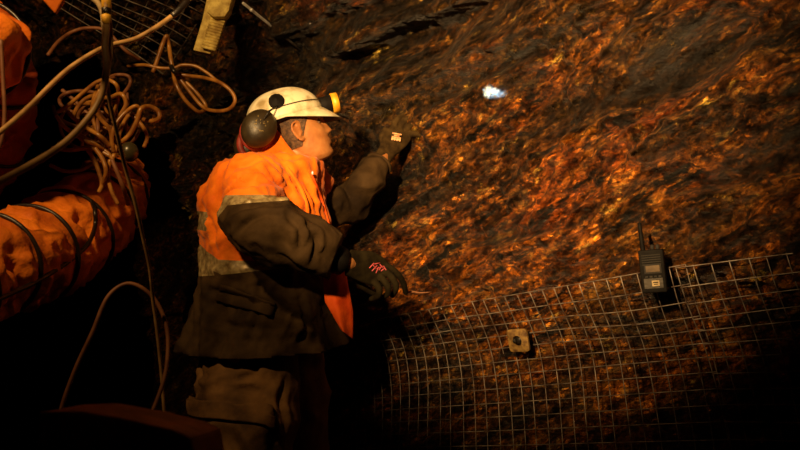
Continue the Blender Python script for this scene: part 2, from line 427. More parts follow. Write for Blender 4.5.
# where a sight line meets the rock: (t, s) of the smooth shell, and the real surface
bt, bs = grid(-1., 6.5, .05), grid(0, s_roof, .05)
bv = [base(t, s)[0] for s in bs for t in bt]
bvh0 = BVHTree.FromPolygons([tuple(v) for v in bv], [(j*len(bt)+i, j*len(bt)+i+1, (j+1)*len(bt)+i+1, (j+1)*len(bt)+i) for j in range(len(bs)-1) for i in range(len(bt)-1)])
def ts(px, py):
    d = (P(px, py, 1)-CAM).normalized(); loc, n, idx, dist = bvh0.ray_cast(CAM, d)
    j, i = divmod(idx, len(bt)-1); q = bv[j*len(bt)+i]; q1 = bv[j*len(bt)+i+1]; q2 = bv[(j+1)*len(bt)+i]
    e1 = q1-q; e2 = q2-q; dl = loc-q
    return bt[i]+.05*dl.dot(e1)/e1.length_squared, bs[j]+.05*dl.dot(e2)/e2.length_squared
bvh1 = BVHTree.FromPolygons([tuple(v.co) for v in wr.data.vertices], [tuple(p.vertices) for p in wr.data.polygons])
bvh2 = BVHTree.FromPolygons([tuple(v.co) for v in ce.data.vertices], [tuple(p.vertices) for p in ce.data.polygons])
def hit(px, py):
    d = (P(px, py, 1)-CAM).normalized()
    r = [x for x in (bvh1.ray_cast(CAM, d), bvh2.ray_cast(CAM, d)) if x[0] is not None]
    r = min(r, key=lambda x: x[3]); n = r[1]
    if n.dot(d) > 0: n = -n
    return r[0], n, (r[0]-CAM).dot(CD)
for q in ((410, 135), (400, 275), (385, 295), (653, 270), (520, 340), (375, 320), (750, 262), (488, 92), (270, 25), (150, 40), (215, 30), (30, 30)):
    print('HIT', q, [round(x, 2) for x in hit(*q)[0]], 'd=%.2f' % hit(*q)[2], 'ts', [round(x, 2) for x in ts(*q)])

# ------------------------------------------------------------------ welded wire mesh sheets
def sheet(name, o_ts, du, dv, nu, nv, lift, mat, sp=.05, r=.0017, skip=None):
    """du, dv: unit directions of the two wire families in the unrolled (t, s) plane"""
    g = G()
    def pt(a, b, extra=0.):
        t = o_ts[0]+du[0]*a+dv[0]*b; s = o_ts[1]+du[1]*a+dv[1]*b
        p, n = base(t, max(.03, s), 0)
        wob = .012*noise.noise(Vector((a*3, b*3, 1)))
        return p + n*(lift + wob + extra)
    W, H = nu*sp, nv*sp
    for i in range(nu+1):
        j = random.uniform(-.004, .004)
        tube([pt(i*sp+j, H*k/14*1.0) for k in range(15)], r, 5, 2, g=g)
    for i in range(nv+1):
        j = random.uniform(-.003, .003)
        tube([pt(W*k/22, i*sp+j, r*1.6) for k in range(23)], r, 5, 2, g=g)
    return g.build(name, mat)
def dirs(a, b):         # direction from ts a to ts b and its downward normal
    v = Vector((b[0]-a[0], b[1]-a[1])).normalized(); n = Vector((v.y, -v.x))
    if n.y > 0: n = -n
    return v, n
ta, tb = ts(690, 263), ts(377, 316)
du, dv = dirs(ta, tb)
L1 = (Vector(tb)-Vector(ta)).length
sh = sheet('wire_mesh_sheet', ta, du, dv, int(L1/.05)+4, 22, .045, M['wire'])
tag(sh, 'rusty welded wire mesh sheet pinned to the lower rock wall, around the square bolt plate', 'wire mesh', 'welded wire mesh on the rock')
tc_, td_ = ts(830, 246), ts(676, 265)
du2, dv2 = dirs(tc_, td_)
rot = Matrix.Rotation(R(-6), 2)
sh = sheet('wire_mesh_sheet', (tc_[0]-.15, tc_[1]), du2, rot @ dv2, int((Vector(td_)-Vector(tc_)).length/.05)+3, 22, .058, M['wire'])
tag(sh, 'welded wire mesh sheet at the lower right edge of the photo, right of the radio', 'wire mesh', 'welded wire mesh on the rock')
te = ts(212, 0)
tf = ts(172, 64)
v = Vector((tf[0]-te[0], tf[1]-te[1])).normalized(); n_ = Vector((-v.y, v.x));
if n_.x < 0: n_ = -n_
st = Vector(te)-v*.25
sh = sheet('wire_mesh_sheet', st, n_, v, 22, int((Vector(tf)-st).length/.07)+1, .06, M['wire'], .07, .0030)
tag(sh, 'welded wire mesh sheet under the roof behind the hanging cables', 'wire mesh', 'welded wire mesh on the rock')

# ------------------------------------------------------------------ bolt plate, radio, rod, wood on the wall
def onwall(px, py, lift):
    t, s = ts(px, py); return base(t, s, lift)
n = onwall(520, 340, 0); n = n[1]; q_, _, dq = hit(519, 340); p = P(519, 340, dq-.085)
root = tag(empty('rock_bolt', p), 'square yellowed steel bolt plate with a dark round hole, set over the wire mesh', 'bolt plate')
ex = (-U2 - n*(-U2).dot(n)).normalized(); ez = n.cross(ex).normalized(); ez = ez if ez.z > 0 else -ez
g = G(); seg = 32; vs = []; rad = .018; hw = .040
for lay, dz in ((0, 0), (1, .008)):
    for k in range(seg):
        a = 2*math.pi*k/seg; ca, sa = math.cos(a), math.sin(a); m_ = (abs(ca)**9+abs(sa)**9)**(-1/9)
        vs.append(p+ex*ca*m_*hw+ez*sa*m_*hw+n*(dz)); vs.append(p+ex*ca*rad+ez*sa*rad+n*(dz+.006))
fs = []
for k in range(seg):
    k2 = (k+1) % seg; o_ = 2*seg
    fs += [(o_+2*k, o_+2*k2, o_+2*k2+1, o_+2*k+1), (2*k, 2*k+1, 2*k2+1, 2*k2), (2*k, 2*k2, o_+2*k2, o_+2*k), (2*k+1, o_+2*k+1, o_+2*k2+1, 2*k2+1)]
g.add(vs, fs); fixn(g.build('plate', M['plate'], root, False))
g = G(); tube([p-n*.06, p+n*.0], .019, 20, 1, g=g, smooth=False); g.build('bolt_shank', M['dark_steel'], root)
g = G(); tube([p-n*.002-ex*.012, p+n*.012-ex*.014], .009, 6, 1, g=g, smooth=False); g.build('nut', M['dark_steel'], root, False)

n = onwall(655, 272, 0)[1]; _, _, dq = hit(653, 272); dq = dq-.13; p = P(653, 271, dq)
root = tag(empty('two_way_radio', p), 'black two way radio hung on the top edge of the wire mesh', 'radio')
n = (CAM-p).normalized()*.75 + n*.25; n.normalize()
up = (V3(-.07, 1, .1)); up = (up-n*up.dot(n)).normalized(); ex = up.cross(n).normalized()
K = dq/FP                       # metres per pixel at the radio
def rb(x, y, z): return p+ex*x*K+up*y*K+n*z*K
o = box(rb(0, 0, 0), ex*12*K, up*21.5*K, n*6*K).build('body', M['black'], root, False); bevel(o, .005, 3)
o = box(rb(0, 0, -8), ex*10*K, up*17*K, n*3*K).build('battery', M['black'], root, False); bevel(o, .003)
g = G()
for k in range(5): box(rb(0, 16-k*2.3, 6.3), ex*9*K, up*.5*K, n*.5*K, g)
g.build('speaker_grille', M['rubber'], root, False)
o = box(rb(.5, 2.2, 6.1), ex*8.2*K, up*4.6*K, n*.5*K).build('bezel', M['rubber'], root, False)
o = box(rb(.5, 2.5, 6.6), ex*6.6*K, up*3.2*K, n*.4*K).build('screen', M['screen'], root, False)
for k in range(4):
    o = box(rb(-6+k*4.2, -5.5, 6.4), ex*1.5*K, up*.9*K, n*.5*K).build('button', M['dark_steel'], root, False); bevel(o, .0008)
o = box(rb(0, -12, 6.1), ex*9*K, up*5*K, n*.4*K).build('face_panel', M['muff'], root, False)
o = box(rb(2, -12, 6.5), ex*3.6*K, up*2.8*K, n*.4*K).build('maker_label', M['label'], root, False)
g = G(); box(rb(2, -11.2, 7.0), ex*2.4*K, up*.45*K, n*.15*K, g); box(rb(2, -13, 7.0), ex*1.8*K, up*.4*K, n*.15*K, g); g.build('label_print', M['black'], root, False)
g = G(); tube([rb(-7.5, 20, -1), rb(-7.8, 26, -1), rb(-8.2, 49, -1)], [2.6*K, 2.4*K, 1.9*K], 12, 3, g=g); g.build('antenna', M['black'], root)
g = G(); tube([rb(0, 12, -10), rb(0, 15, -16), rb(0, 15, -30), rb(0, 8, -32)], 1.5*K, 8, 4, g=g); g.build('belt_clip', M['dark_steel'], root)
for x in (1.5, 6.5):
    g = G(); tube([rb(x, 21, -1), rb(x, 25.5, -1)], 2.0*K, 10, 1, g=g, smooth=False); g.build('knob', M['rubber'], root)

a, n, _ = hit(296, 46); b_, n2, _ = hit(246, 4)
a_ = a + n*.01; q = P(243, 3, (b_-CAM).dot(CD)-.26); a_ = P(296, 46, (a-CAM).dot(CD)-.03)
root = tag(empty('steel_rod', a_), 'thin bright steel rod sticking out of the rock above the helmet', 'rod')
g = G(); tube([a_-(q-a_)*.1, q], .0055, 8, 1, g=g, smooth=False); g.build('shaft', M['steel'], root)
ellipsoid(P(251.5, 10, (q-CAM).dot(CD)+.03), CX*.008, CU*.008, CD*.008).build('collar', M['steel'], root)

d0 = min(hit(x, y)[2] for x, y in ((205, 52), (195, 48), (212, 40), (222, 20), (230, 2), (205, 2)))-.16; print('D0', d0)
root = tag(empty('wooden_wedge', P(205, 50, d0)), 'pale yellow wooden wedge block with notched strip, jammed at the edge of the roof mesh', 'wood block')
def slab(corners, dep, dd, name, mat, bev=.004):
    f = [P(x, y, dd) for x, y in corners]; bk = [q+CD*dep for q in f]; m_ = len(f)
    fs = [tuple(range(m_))[::-1], tuple(range(m_, 2*m_))] + [(i, (i+1) % m_, m_+(i+1) % m_, m_+i) for i in range(m_)]
    o = mesh_obj(name, f+bk, fs, mat, root, False); bevel(o, bev); return o
slab([(193, 50), (210, 54), (214, 46), (222, 22), (232, -8), (208, -8), (202, 20)], .06, d0, 'plank', M['wood'])
slab([(206, 12), (213, 17), (225, 17), (229, 10), (234, -8), (210, -8)], .06, d0-.06, 'end_block', M['wood'], .012)
g = G(); dn = (P(206, 46, d0)-P(215, 18, d0)); sx = V3(.93, -.25, 0).normalized()
nn_ = 11
for k in range(nn_):
    cc = P(218, 20, d0-.02)+dn*(k/(nn_-1))
    rr_ = dn.length/nn_*.62
    tube([cc-sx*.028, cc+sx*.026], rr_, 8, 1, g=g, smooth=False)
g.build('notched_strip', M['wood'], root)

# ------------------------------------------------------------------ ventilation ducts
def duct(name, axis, rad, hoops, mat, seed, label, cat, seg=72, n=26):
    path = catmull([P(*a) for a in axis], n); rs = lerp_list(rad, n); m_ = len(path)
    T = [(path[min(i+1, m_-1)]-path[max(i-1, 0)]).normalized() for i in range(m_)]
    hp = [int(h*(m_-1)) for h in hoops]
    root = tag(empty(name, path[m_//2]-ZZ*rs[m_//2]), label, cat)
    u = T[0].orthogonal().normalized(); vs = []; fr = []
    for i, p in enumerate(path):
        u = (u-T[i]*u.dot(T[i])).normalized(); w = T[i].cross(u); fr.append((u.copy(), w))
        dh = min(abs(i-h) for h in hp)
        for k in range(seg):
            a = 2*math.pi*k/seg; dr = u*math.cos(a)+w*math.sin(a)
            q = p+dr*rs[i]
            sag = .035*min(1, dh/9)*(.5+.6*noise.noise(q*3+Vector((seed, 0, 0))))
            cr = 1-abs(noise.noise(q*9+Vector((seed, 2, 2))))*2.2; cr2 = 1-abs(noise.noise(q*17+Vector((seed, 5, 2))+Vector((noise.noise(q*9), 0, noise.noise(q*8)))))*2.4
            vs.append(p+dr*(rs[i]-sag+(.020*cr+.017*cr2)*min(1, .25+dh/7)))
    fs = [(i*seg+k, i*seg+(k+1) % seg, (i+1)*seg+(k+1) % seg, (i+1)*seg+k) for i in range(m_-1) for k in range(seg)]
    fixn(mesh_obj('duct_fabric', vs, fs, mat, root))
    for h in hp:
        u, w = fr[h]; g = G()
        tube([path[h]+(u*math.cos(2*math.pi*k/40)+w*math.sin(2*math.pi*k/40))*(rs[h]+.010) for k in range(41)], .0062, 8, 2, g=g, cap=False)
        g.build('hoop', M['cord'], root)
    return root, path, fr, rs
r1, path, fr, rs = duct('ventilation_duct', [(-80, 296, 1.75), (-18, 268, 2.0), (40, 252, 2.3), (79, 226, 2.6), (105, 198, 2.85), (122, 172, 3.05)],
    [.135, .128, .138, .146, .135, .085], [.06, .23, .36, .52, .70, .84], M['duct'], 1., 'long crumpled orange fabric duct bound with black hoops, at the left edge', 'duct')
df = next(c for c in bpy.data.objects if c.parent == r1 and c.name.startswith('duct_fabric')); dm = parent_world(df)
bd = BVHTree.FromPolygons([tuple(dm @ v.co) for v in df.data.vertices], [tuple(p.vertices) for p in df.data.polygons])
pts = []
for x, y in ((-20, 306), (-2, 299), (14, 292), (30, 285), (46, 276), (62, 266), (78, 254), (89, 242), (95, 226), (95, 212), (92, 202)):
    d_ = (P(x, y, 1)-CAM).normalized(); r_ = bd.ray_cast(CAM, d_)
    if r_[0] is None: r_ = bd.find_nearest(P(x, y, 2.4))
    pts.append(r_[0]-d_*.008)
g = G(); tube(pts, .0068, 8, 6, g=g); g.build('lacing_cord', M['cord'], r1)
duct('ventilation_duct', [(-120, 20, 1.9), (-45, 40, 2.0), (-22, 52, 2.1)], [.12, .13, .13], [.3, .93], M['duct'], 4., 'orange fabric duct mouth with a black hoop at the upper left edge', 'duct', n=30)
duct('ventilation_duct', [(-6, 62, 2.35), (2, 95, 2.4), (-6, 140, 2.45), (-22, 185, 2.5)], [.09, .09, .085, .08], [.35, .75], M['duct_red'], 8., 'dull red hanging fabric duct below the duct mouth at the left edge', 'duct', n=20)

f = [P(30, -14, 1.5), P(55, 13.5, 1.5), P(66, -6, 1.5), P(60, -40, 1.5), P(20, -40, 1.5)]
o = mesh_obj('orange_sign_board', f+[q+CD*.012 for q in f], [(4, 3, 2, 1, 0), (5, 6, 7, 8, 9)]+[(i, (i+1) % 5, 5+(i+1) % 5, 5+i) for i in range(5)], M['hivis'], None, False)
bevel(o, .003); tag(o, 'corner of a bright orange board hanging into the top left of the photo', 'board')

ellipsoid(P(129, 152, 2.30), CX*.028, CU*.030, CD*.028).build('float_ball', M['ball'])
tag(bpy.data.objects['float_ball'], 'small dark olive ball hanging at the lower end of the cable tangle', 'ball')

# ------------------------------------------------------------------ cables
def cable(pts, r, mat, label, name='cable', cat='cable', group=None, seg=10):
    g = G(); tube([P(*q) for q in pts], r, seg, 8, g=g); o = g.build(name, M[mat]); tag(o, label, cat, group); return o
c0 = empty('power_cable', P(106, -20, 1.6)); tag(c0, 'thick tan cable with yellow tape, hanging in front and sweeping down to the left edge', 'cable')
g = G(); tube([P(*q) for q in [(106, -40, 1.57), (106, -8, 1.58), (106.3, 8, 1.585), (106.6, 22, 1.59), (106, 34, 1.6), (105, 45, 1.6), (106.5, 70, 1.6), (101, 97, 1.6), (87, 120, 1.58), (62, 145, 1.54), (25, 168, 1.48), (-25, 194, 1.4)]], .0072, 12, 8, g=g); g.build('sheath', M['cable'], c0)
for y0, y1, mt in ((-6, 8, 'tape'), (8, 14, 'cord'), (15, 22, 'tape')):
    g = G(); tube([P(106.2, y0, 1.583), P(106.4, (y0+y1)/2, 1.585), P(106.6, y1, 1.588)], .0098, 12, 2, g=g, smooth=False); g.build('tape_band', M[mt], c0)
cable([(109, 18, 1.62), (111, 38, 1.62), (110, 58, 1.62), (107, 78, 1.63), (110, 103, 1.66), (117, 133, 1.7), (126, 170, 1.76), (136, 206, 1.8), (143, 237, 1.84), (150, 270, 1.88), (153, 300, 1.92), (157, 330, 1.95), (162, 380, 1.99), (166, 440, 2.02)], .0046, 'cable', 'slim tan cable dropping from the yellow tape past the duct end')
cable([(58, 440, 1.9), (61, 410, 1.9), (75, 370, 1.9), (92, 333, 1.9), (107, 298, 1.92), (125, 284, 1.94), (142, 288, 1.95), (157, 303, 1.96), (166, 325, 1.96), (168, 350, 1.95), (163, 383, 1.93), (145, 430, 1.9)], .0052, 'cable_dark', 'dim brown cable bent in a tall arch left of the jacket')
g = empty('power_cable', P(182, 4, 1.95)); tag(g, 'straight tan cable crossing in front of the roof mesh, down to the left', 'cable'); cc = g
g = G(); tube([P(*q) for q in [(200, -14, 2.0), (184, 5, 1.97), (172, 16, 1.95), (155, 28, 1.92), (135, 39, 1.9), (112, 45, 1.87), (95, 52, 1.84), (70, 68, 1.8), (50, 86, 1.76), (30, 106, 1.72), (5, 128, 1.66), (-25, 150, 1.6)]], .0060, 10, 8, g=g); g.build('sheath', M['cable'], cc)
g = G(); tube([P(188, 0, 1.97), P(179, 10, 1.955), P(172, 16, 1.95)], .0085, 10, 3, g=g); g.build('joint_sleeve', M['cord'], cc)
cable([(86, -14, 1.6), (93, -2, 1.6), (99, 4, 1.6), (102.5, 12, 1.6), (104, 24, 1.6), (105, 34, 1.605)], .0058, 'label', 'short cream cable joining the yellow taped cable from the top edge')
cable([(1, 40, 1.9), (3, 80, 1.9), (4.5, 112, 1.9), (2, 138, 1.9), (-8, 165, 1.9)], .0052, 'cable_dark', 'dark cable hugging the left edge in front of the ducts')
cable([(48, 55, 2.5), (58, 42, 2.55), (72, 32, 2.6), (88, 28, 2.6), (106, 31, 2.6), (125, 50, 2.6), (140, 60, 2.65)], .0060, 'cable_dark', 'faint brown cable arching behind the taped cable')
# coil hung from the roof mesh
GC = 'coil of tan cable under the roof mesh'
K2 = 2.75
cable([(153, 72, K2), (158, 58, K2), (163, 43, K2), (167, 36, K2), (169, 46, K2+.02), (171, 60, K2), (174, 74, K2)], .0075, 'cable_orange', 'tan cable bent in a sharp peak over the small coil', group=GC)
cable([(128, 66, K2+.05), (145, 65, K2), (160, 68, K2), (174, 68, K2), (182, 65, K2), (195, 66, K2), (206, 72, K2), (216, 80, K2)], .0060, 'cable_orange', 'tan cable lying flat through the small coil', group=GC)
cable([(174, 74, K2), (190, 76, K2), (205, 78, K2-.02), (219, 82, K2-.05), (231, 91, K2-.06), (235, 101, K2-.06), (229, 109, K2-.05), (216, 111, K2-.03), (203, 107, K2), (190, 92, K2), (180, 79, K2), (174, 74, K2+.02)], .0068, 'cable_orange', 'tan cable loop reaching furthest towards the helmet', group=GC)
cable([(173, 72, K2), (176, 84, K2-.03), (183, 97, K2-.03), (192, 107, K2-.02), (200, 112, K2), (206, 106, K2+.03), (196, 92, K2+.03), (184, 80, K2+.03), (176, 70, K2+.02)], .0068, 'cable_orange', 'tan cable loop hanging inside the larger loop of the coil', group=GC)
o = cable([(171, 66, K2-.03), (175, 72, K2-.04), (179, 70, K2)], .0085, 'cord', 'dark tie holding the small cable coil', 'cable_tie', 'tie')
# the tangle above the duct
GT = 'tangled cables above the orange duct'
def tan(pts, r=.0062, mat='cable_orange', label=None):
    cable([(x, y, d) for x, y, d in pts], r, mat, label, group=GT)
D = 2.45
tan([(58, 112, D), (70, 104, D), (84, 92, D), (97, 82, D), (108, 80, D), (117, 86, D), (118, 100, D+.05), (112, 118, D+.1)], label='tan cable arching over the top of the tangle')
tan([(56, 116, D), (66, 128, D), (80, 135, D), (95, 144, D), (107, 152, D), (113, 160, D)], label='tan cable running down through the middle of the tangle')
tan([(60, 123, D-.04), (72, 133, D-.04), (88, 142, D-.05), (104, 150, D), (111, 158, D+.04)], label='tan cable just below the middle run of the tangle')
tan([(52, 148, D), (70, 150, D), (86, 148, D), (100, 151, D), (110, 156, D)], .007, label='tan cable entering the tangle level from the left')
tan([(98, 86, D+.05), (94, 98, D), (92, 112, D), (95, 126, D), (101, 140, D), (108, 150, D)], .0064, label='tan cable dropping through the top of the tangle')
tan([(114, 152, D-.05), (112, 138, D-.06), (116, 124, D-.06), (126, 112, D-.05), (136, 106, D-.05), (140, 112, D-.03), (134, 124, D), (124, 140, D)], label='tan cable rising to the right side of the tangle')
tan([(122, 142, D-.08), (130, 134, D-.08), (137, 121, D-.08), (141, 109, D-.08), (149, 106.5, D-.06), (158, 111, D-.05), (159, 118, D-.05), (152, 121, D-.04), (143, 119.5, D-.03)], .0072, label='tan cable curled in a small eye at the right of the tangle')
tan([(113, 158, D), (118, 140, D+.03), (122, 126, D+.05), (131, 115, D+.05), (143, 127, D+.05), (147, 138, D+.06), (144, 147, D+.06)], .0065, label='tan cable looping down beside the dark ball')
tan([(88, 150, D), (94, 160, D), (99, 172, D), (102, 184, D), (99, 192, D)], .0070, label='tan cable hanging out of the tangle onto the duct')
tan([(95, 148, D-.03), (103, 160, D-.03), (106, 172, D-.03), (103, 184, D)], .0070, label='tan cable hanging beside another onto the duct')
tan([(50, 165, D), (64, 171, D), (80, 170, D), (92, 164, D), (104, 156, D+.03)], .0064, 'cable_dark', 'brown cable sagging at the lower left of the tangle')
tan([(110, 160, D), (108, 176, D), (112, 192, D), (118, 204, D)], .0064, label='tan cable ending against the duct end')
tan([(62, 90, D+.1), (74, 100, D+.1), (86, 112, D+.1), (99, 120, D+.1), (112, 128, D+.1)], .0064, 'cable_dark', 'brown cable slanting behind the upper tangle')
tan([(72, 118, D+.08), (80, 104, D+.08), (92, 96, D+.08), (108, 98, D+.05), (121, 94, D), (126, 104, D), (120, 116, D)], .0070, label='tan cable turning over at the top right of the tangle')
tan([(84, 128, D+.05), (78, 118, D+.08), (84, 108, D+.06), (93, 112, D+.05), (98, 126, D), (96, 140, D)], .0064, 'cable_dark', 'brown cable in a tight bend inside the tangle')
tan([(100, 90, D-.1), (94, 104, D-.1), (100, 118, D-.08), (110, 130, D-.06), (112, 146, D-.04)], .0065, label='slim tan cable in front of the tangle top')
tan([(122, 96, D+.1), (130, 84, D+.15), (128, 76, D+.15), (116, 75, D+.15), (104, 80, D+.1)], .0060, 'cable_dark', 'brown cable loop behind the top of the tangle')
tan([(112, 160, D-.02), (118, 174, D-.02), (124, 190, D), (128, 204, D+.1)], .0070, 'cable_dark', 'brown cable lying down the duct end')
tan([(68, 112, D-.03), (78, 122, D-.03), (90, 130, D-.04), (100, 136, D-.05), (110, 146, D-.02)], .0070, label='tan cable parallel to the middle run, just above it')

rnd = random.Random(11)
for k in range(16):
    a0_ = rnd.uniform(0, 6.28); cx_, cy_ = rnd.uniform(82, 118), rnd.uniform(100, 148); rx, ry = rnd.uniform(12, 30), rnd.uniform(9, 24); rot_ = rnd.uniform(-.9, .9); n0 = rnd.uniform(3.0, 5.2)
    pts = []
    for j in range(8):
        th = a0_+n0*j/7; x, y = rx*math.cos(th), ry*math.sin(th)
        pts.append((cx_+x*math.cos(rot_)-y*math.sin(rot_), cy_+x*math.sin(rot_)+y*math.cos(rot_), D+rnd.uniform(.03, .09)+.012*k))
    o = cable(pts, rnd.choice((.0050, .0056, .0062)), rnd.choice(('cable_dark', 'cable_dark', 'cable_orange')), 'brown cable woven loosely through the back of the tangle above the duct', group='loose cables at the back of the tangle')
# ------------------------------------------------------------------ foreground beam
BD = 1.05
f = [P(38, 412, BD), P(80, 411, BD), P(130, 420, BD), P(172, 430, BD), P(190, 438, BD), P(204, 520, BD), P(30, 520, BD)]
m_ = len(f)
root = tag(empty('timber_beam', P(150, 500, BD)), 'blurred brown timber beam in the near bottom left corner', 'beam')
o = mesh_obj('beam_face', f+[q+V3(.02, -.012, .10) for q in f], [tuple(range(m_))[::-1], tuple(range(m_, 2*m_))]+[(i, (i+1) % m_, m_+(i+1) % m_, m_+i) for i in range(m_)], M['beam'], root, False); bevel(o, .006)
for x, y, z in ((70, 470, 0), (200, 490, 0)):
    q = P(x, y, BD+.05); g = G(); tube([q, Vector((q.x, q.y, .0))], .03, 10, 1, g=g, smooth=False); g.build('prop', M['beam'], root)

# ------------------------------------------------------------------ the miner
man = tag(empty('person', Vector((-.45, 2.62, 0))), 'person in orange and olive work jacket and white helmet, gloved hands on the rock face', 'person')
TY = R(-18); TF = V3(math.cos(TY), 0, math.sin(TY)); TS = V3(-math.sin(TY)*-1, 0, -math.cos(TY))  # front, near side
TS = V3(math.sin(TY), 0, -math.cos(TY))
def tor(cx, cy, d, a, b, tilt=0., g=None): return (P(cx, cy, d), TF*a - CU*(tilt*a), TS*b)

# head frame
HY = R(11); HP = R(20)
HX = V3(math.cos(HY)*math.cos(HP), math.sin(HP), math.sin(HY)*math.cos(HP)); HS = V3(math.sin(HY), 0, -math.cos(HY)); HU = HS.cross(HX).normalized()
if HU.dot(CU) < 0: HU = -HU
HC = P(299.5, 130, 2.62)
def hd(x, s, u): return HC + HX*x + HS*s + HU*u         # s > 0: near side
# profile of the face: (u, front, back, halfwidth)
HP_ = [(-.122, .046, .020, .018), (-.117, .070, -.005, .036), (-.105, .081, -.030, .048), (-.088, .082, -.045, .056), (-.07, .084, -.058, .061), (-.05, .084, -.068, .065),
       (-.03, .083, -.076, .068), (-.008, .082, -.084, .070), (.010, .084, -.090, .072), (.03, .089, -.094, .074), (.055, .088, -.095, .075), (.08, .080, -.090, .072), (.10, .062, -.075, .060), (.115, .035, -.045, .038), (.121, .008, -.012, .012)]
hu = np.array([h[0] for h in HP_])
def hint(u, k): return float(np.interp(u, hu, np.array([h[k] for h in HP_])))
g = G(); vs = []; nU, nA = 90, 96
for j in range(nU+1):
    u = -.122 + .243*(.5-.5*math.cos(math.pi*j/nU))
    f_, b_, w_ = hint(u, 1), hint(u, 2), hint(u, 3); c_ = (f_+b_)/2 - .01*0; a_ = (f_-b_)/2
    for k in range(nA):
        th = 2*math.pi*k/nA; ca, sa = math.cos(th), math.sin(th)
        pw = 2.25
        x = c_ + a_*math.copysign(abs(ca)**(2/pw), ca); s = w_*math.copysign(abs(sa)**(2/pw), sa)*(1-.16*max(0, ca)**2)
        if ca > 0:
            gs = lambda s0, u0, ws, wu: math.exp(-((s-s0)/ws)**2-((u-u0)/wu)**2)
            nose_w = .010+.012*max(0, min(1, (.012-u)/.05))
            if -.045 < u < .03: 
                k_ = (.03-u)/.068 if u > -.036 else max(0, (u+.045)/.009)*.97
                x += .022*k_*math.exp(-(s/nose_w)**2)
            x += .006*gs(.014, -.036, .008, .007)+.006*gs(-.014, -.036, .008, .007)
            x -= .011*(gs(.030, .005, .016, .012)+gs(-.030, .005, .016, .012))
            x += .005*(gs(.030, .024, .022, .007)+gs(-.030, .024, .022, .007))
            x += .0065*gs(0, -.062, .022, .0055)+.0065*gs(0, -.073, .019, .0055)-.004*gs(0, -.0675, .024, .0022)
            x -= .004*gs(0, -.084, .02, .006)
            x += .004*gs(0, -.103, .018, .012)
            x += .004*(gs(.042, -.02, .016, .018)+gs(-.042, -.02, .016, .018))
        vs.append(hd(x, s, u))
fs = [(j*nA+k, j*nA+(k+1) % nA, (j+1)*nA+(k+1) % nA, (j+1)*nA+k) for j in range(nU) for k in range(nA)]
vs.append(hd(.036, 0, -.122)); vs.append(hd(0, 0, .121))
for k in range(nA): fs += [(len(vs)-2, (k+1) % nA, k), (len(vs)-1, nU*nA+k, nU*nA+(k+1) % nA)]
g.add(vs, fs)
# ears
for sd in (1, -1):
    def ear(x, s, u): return hd(-.012+x, sd*(.068+s), -.010+u)
    rim = [(.010, .002, -.026), (.002, .008, -.031), (-.008, .013, -.022), (-.016, .018, -.004), (-.019, .020, .014), (-.013, .020, .027), (-.001, .016, .032), (.009, .009, .026), (.012, .003, .012)]
    tube([ear(*q) for q in rim], [.004, .005, .0048, .0042, .0042, .0042, .0042, .004, .0035], 10, 5, g=g)
    ellipsoid(ear(-.002, .006, .002), HX*.012, HS*.007, HU*.024, g)
    tube([ear(.010, .004, -.004), ear(.006, .010, -.008), ear(.0, .011, -.016)], .0038, 8, 4, g=g)
    tube([ear(-.006, .012, .018), ear(-.010, .014, .004), ear(-.005, .012, -.010)], .0034, 8, 4, g=g)
# neck, trunk, arms and legs, all one skin
NE = [P(292, 148, 2.62), P(287, 163, 2.62)]
rings([(hd(-.018, 0, -.055), HX*.058, HS*.055, ), (P(293, 155, 2.62), TF*.056, TS*.055), (P(285, 172, 2.61), TF*.066, TS*.09), (P(272, 182, 2.6), TF*.09, TS*.14)], 24, g)
rings([tor(274, 172, 2.6, .07, .12), tor(268, 190, 2.6, .105, .165), tor(266, 225, 2.6, .115, .16), tor(268, 265, 2.6, .11, .145), tor(268, 310, 2.6, .12, .16), tor(266, 350, 2.6, .115, .16), tor(266, 368, 2.6, .06, .10)], 28, g)
tube([P(262, 192, 2.52), P(254, 204, 2.38), P(259, 226, 2.27), P(290, 238, 2.25), P(333, 257.5, 2.34), P(345, 262, 2.37), P(352, 264.5, 2.39)], [.05, .055, .048, .045, .034, .030, .022], 16, 6, g=g)
DH = hit(405, 138)[2]
print('DH', DH)
EW = min(3.0, DH-.28)
tube([P(285, 190, 2.75), P(318, 203, 2.84), P(350, 205, 2.92), P(368, 182, DH-.22), P(380, 163, DH-.165), P(385, 155, DH-.145)], [.05, .052, .045, .038, .029, .02], 16, 6, g=g)
hipn = Vector((-.50, 2.50, .86)); hipf = Vector((-.43, 2.80, .86))
for h, off in ((hipn, -.02), (hipf, .03)):
    tube([h, h+Vector((.03, 0, -.40)), h+Vector((off-.02, 0, -.72)), Vector((h.x+off, h.y, .06))], [.085, .065, .05, .04], 14, 6, g=g)
body = g.build('body', M['skin'], man); remesh(body, .0042, 3)
# eyes and brows
for sd in (1, -1):
    ellipsoid(hd(.0625, sd*.030, .006), HX*.0115, HS*.0115, HU*.0115).build('eye', M['eye'], man)
    g = G(); tube([hd(.086, sd*.014, .021), hd(.088, sd*.030, .026), hd(.076, sd*.048, .021)], [.003, .004, .002], 8, 4, g=g); g.build('eyebrow', M['hair'], man)
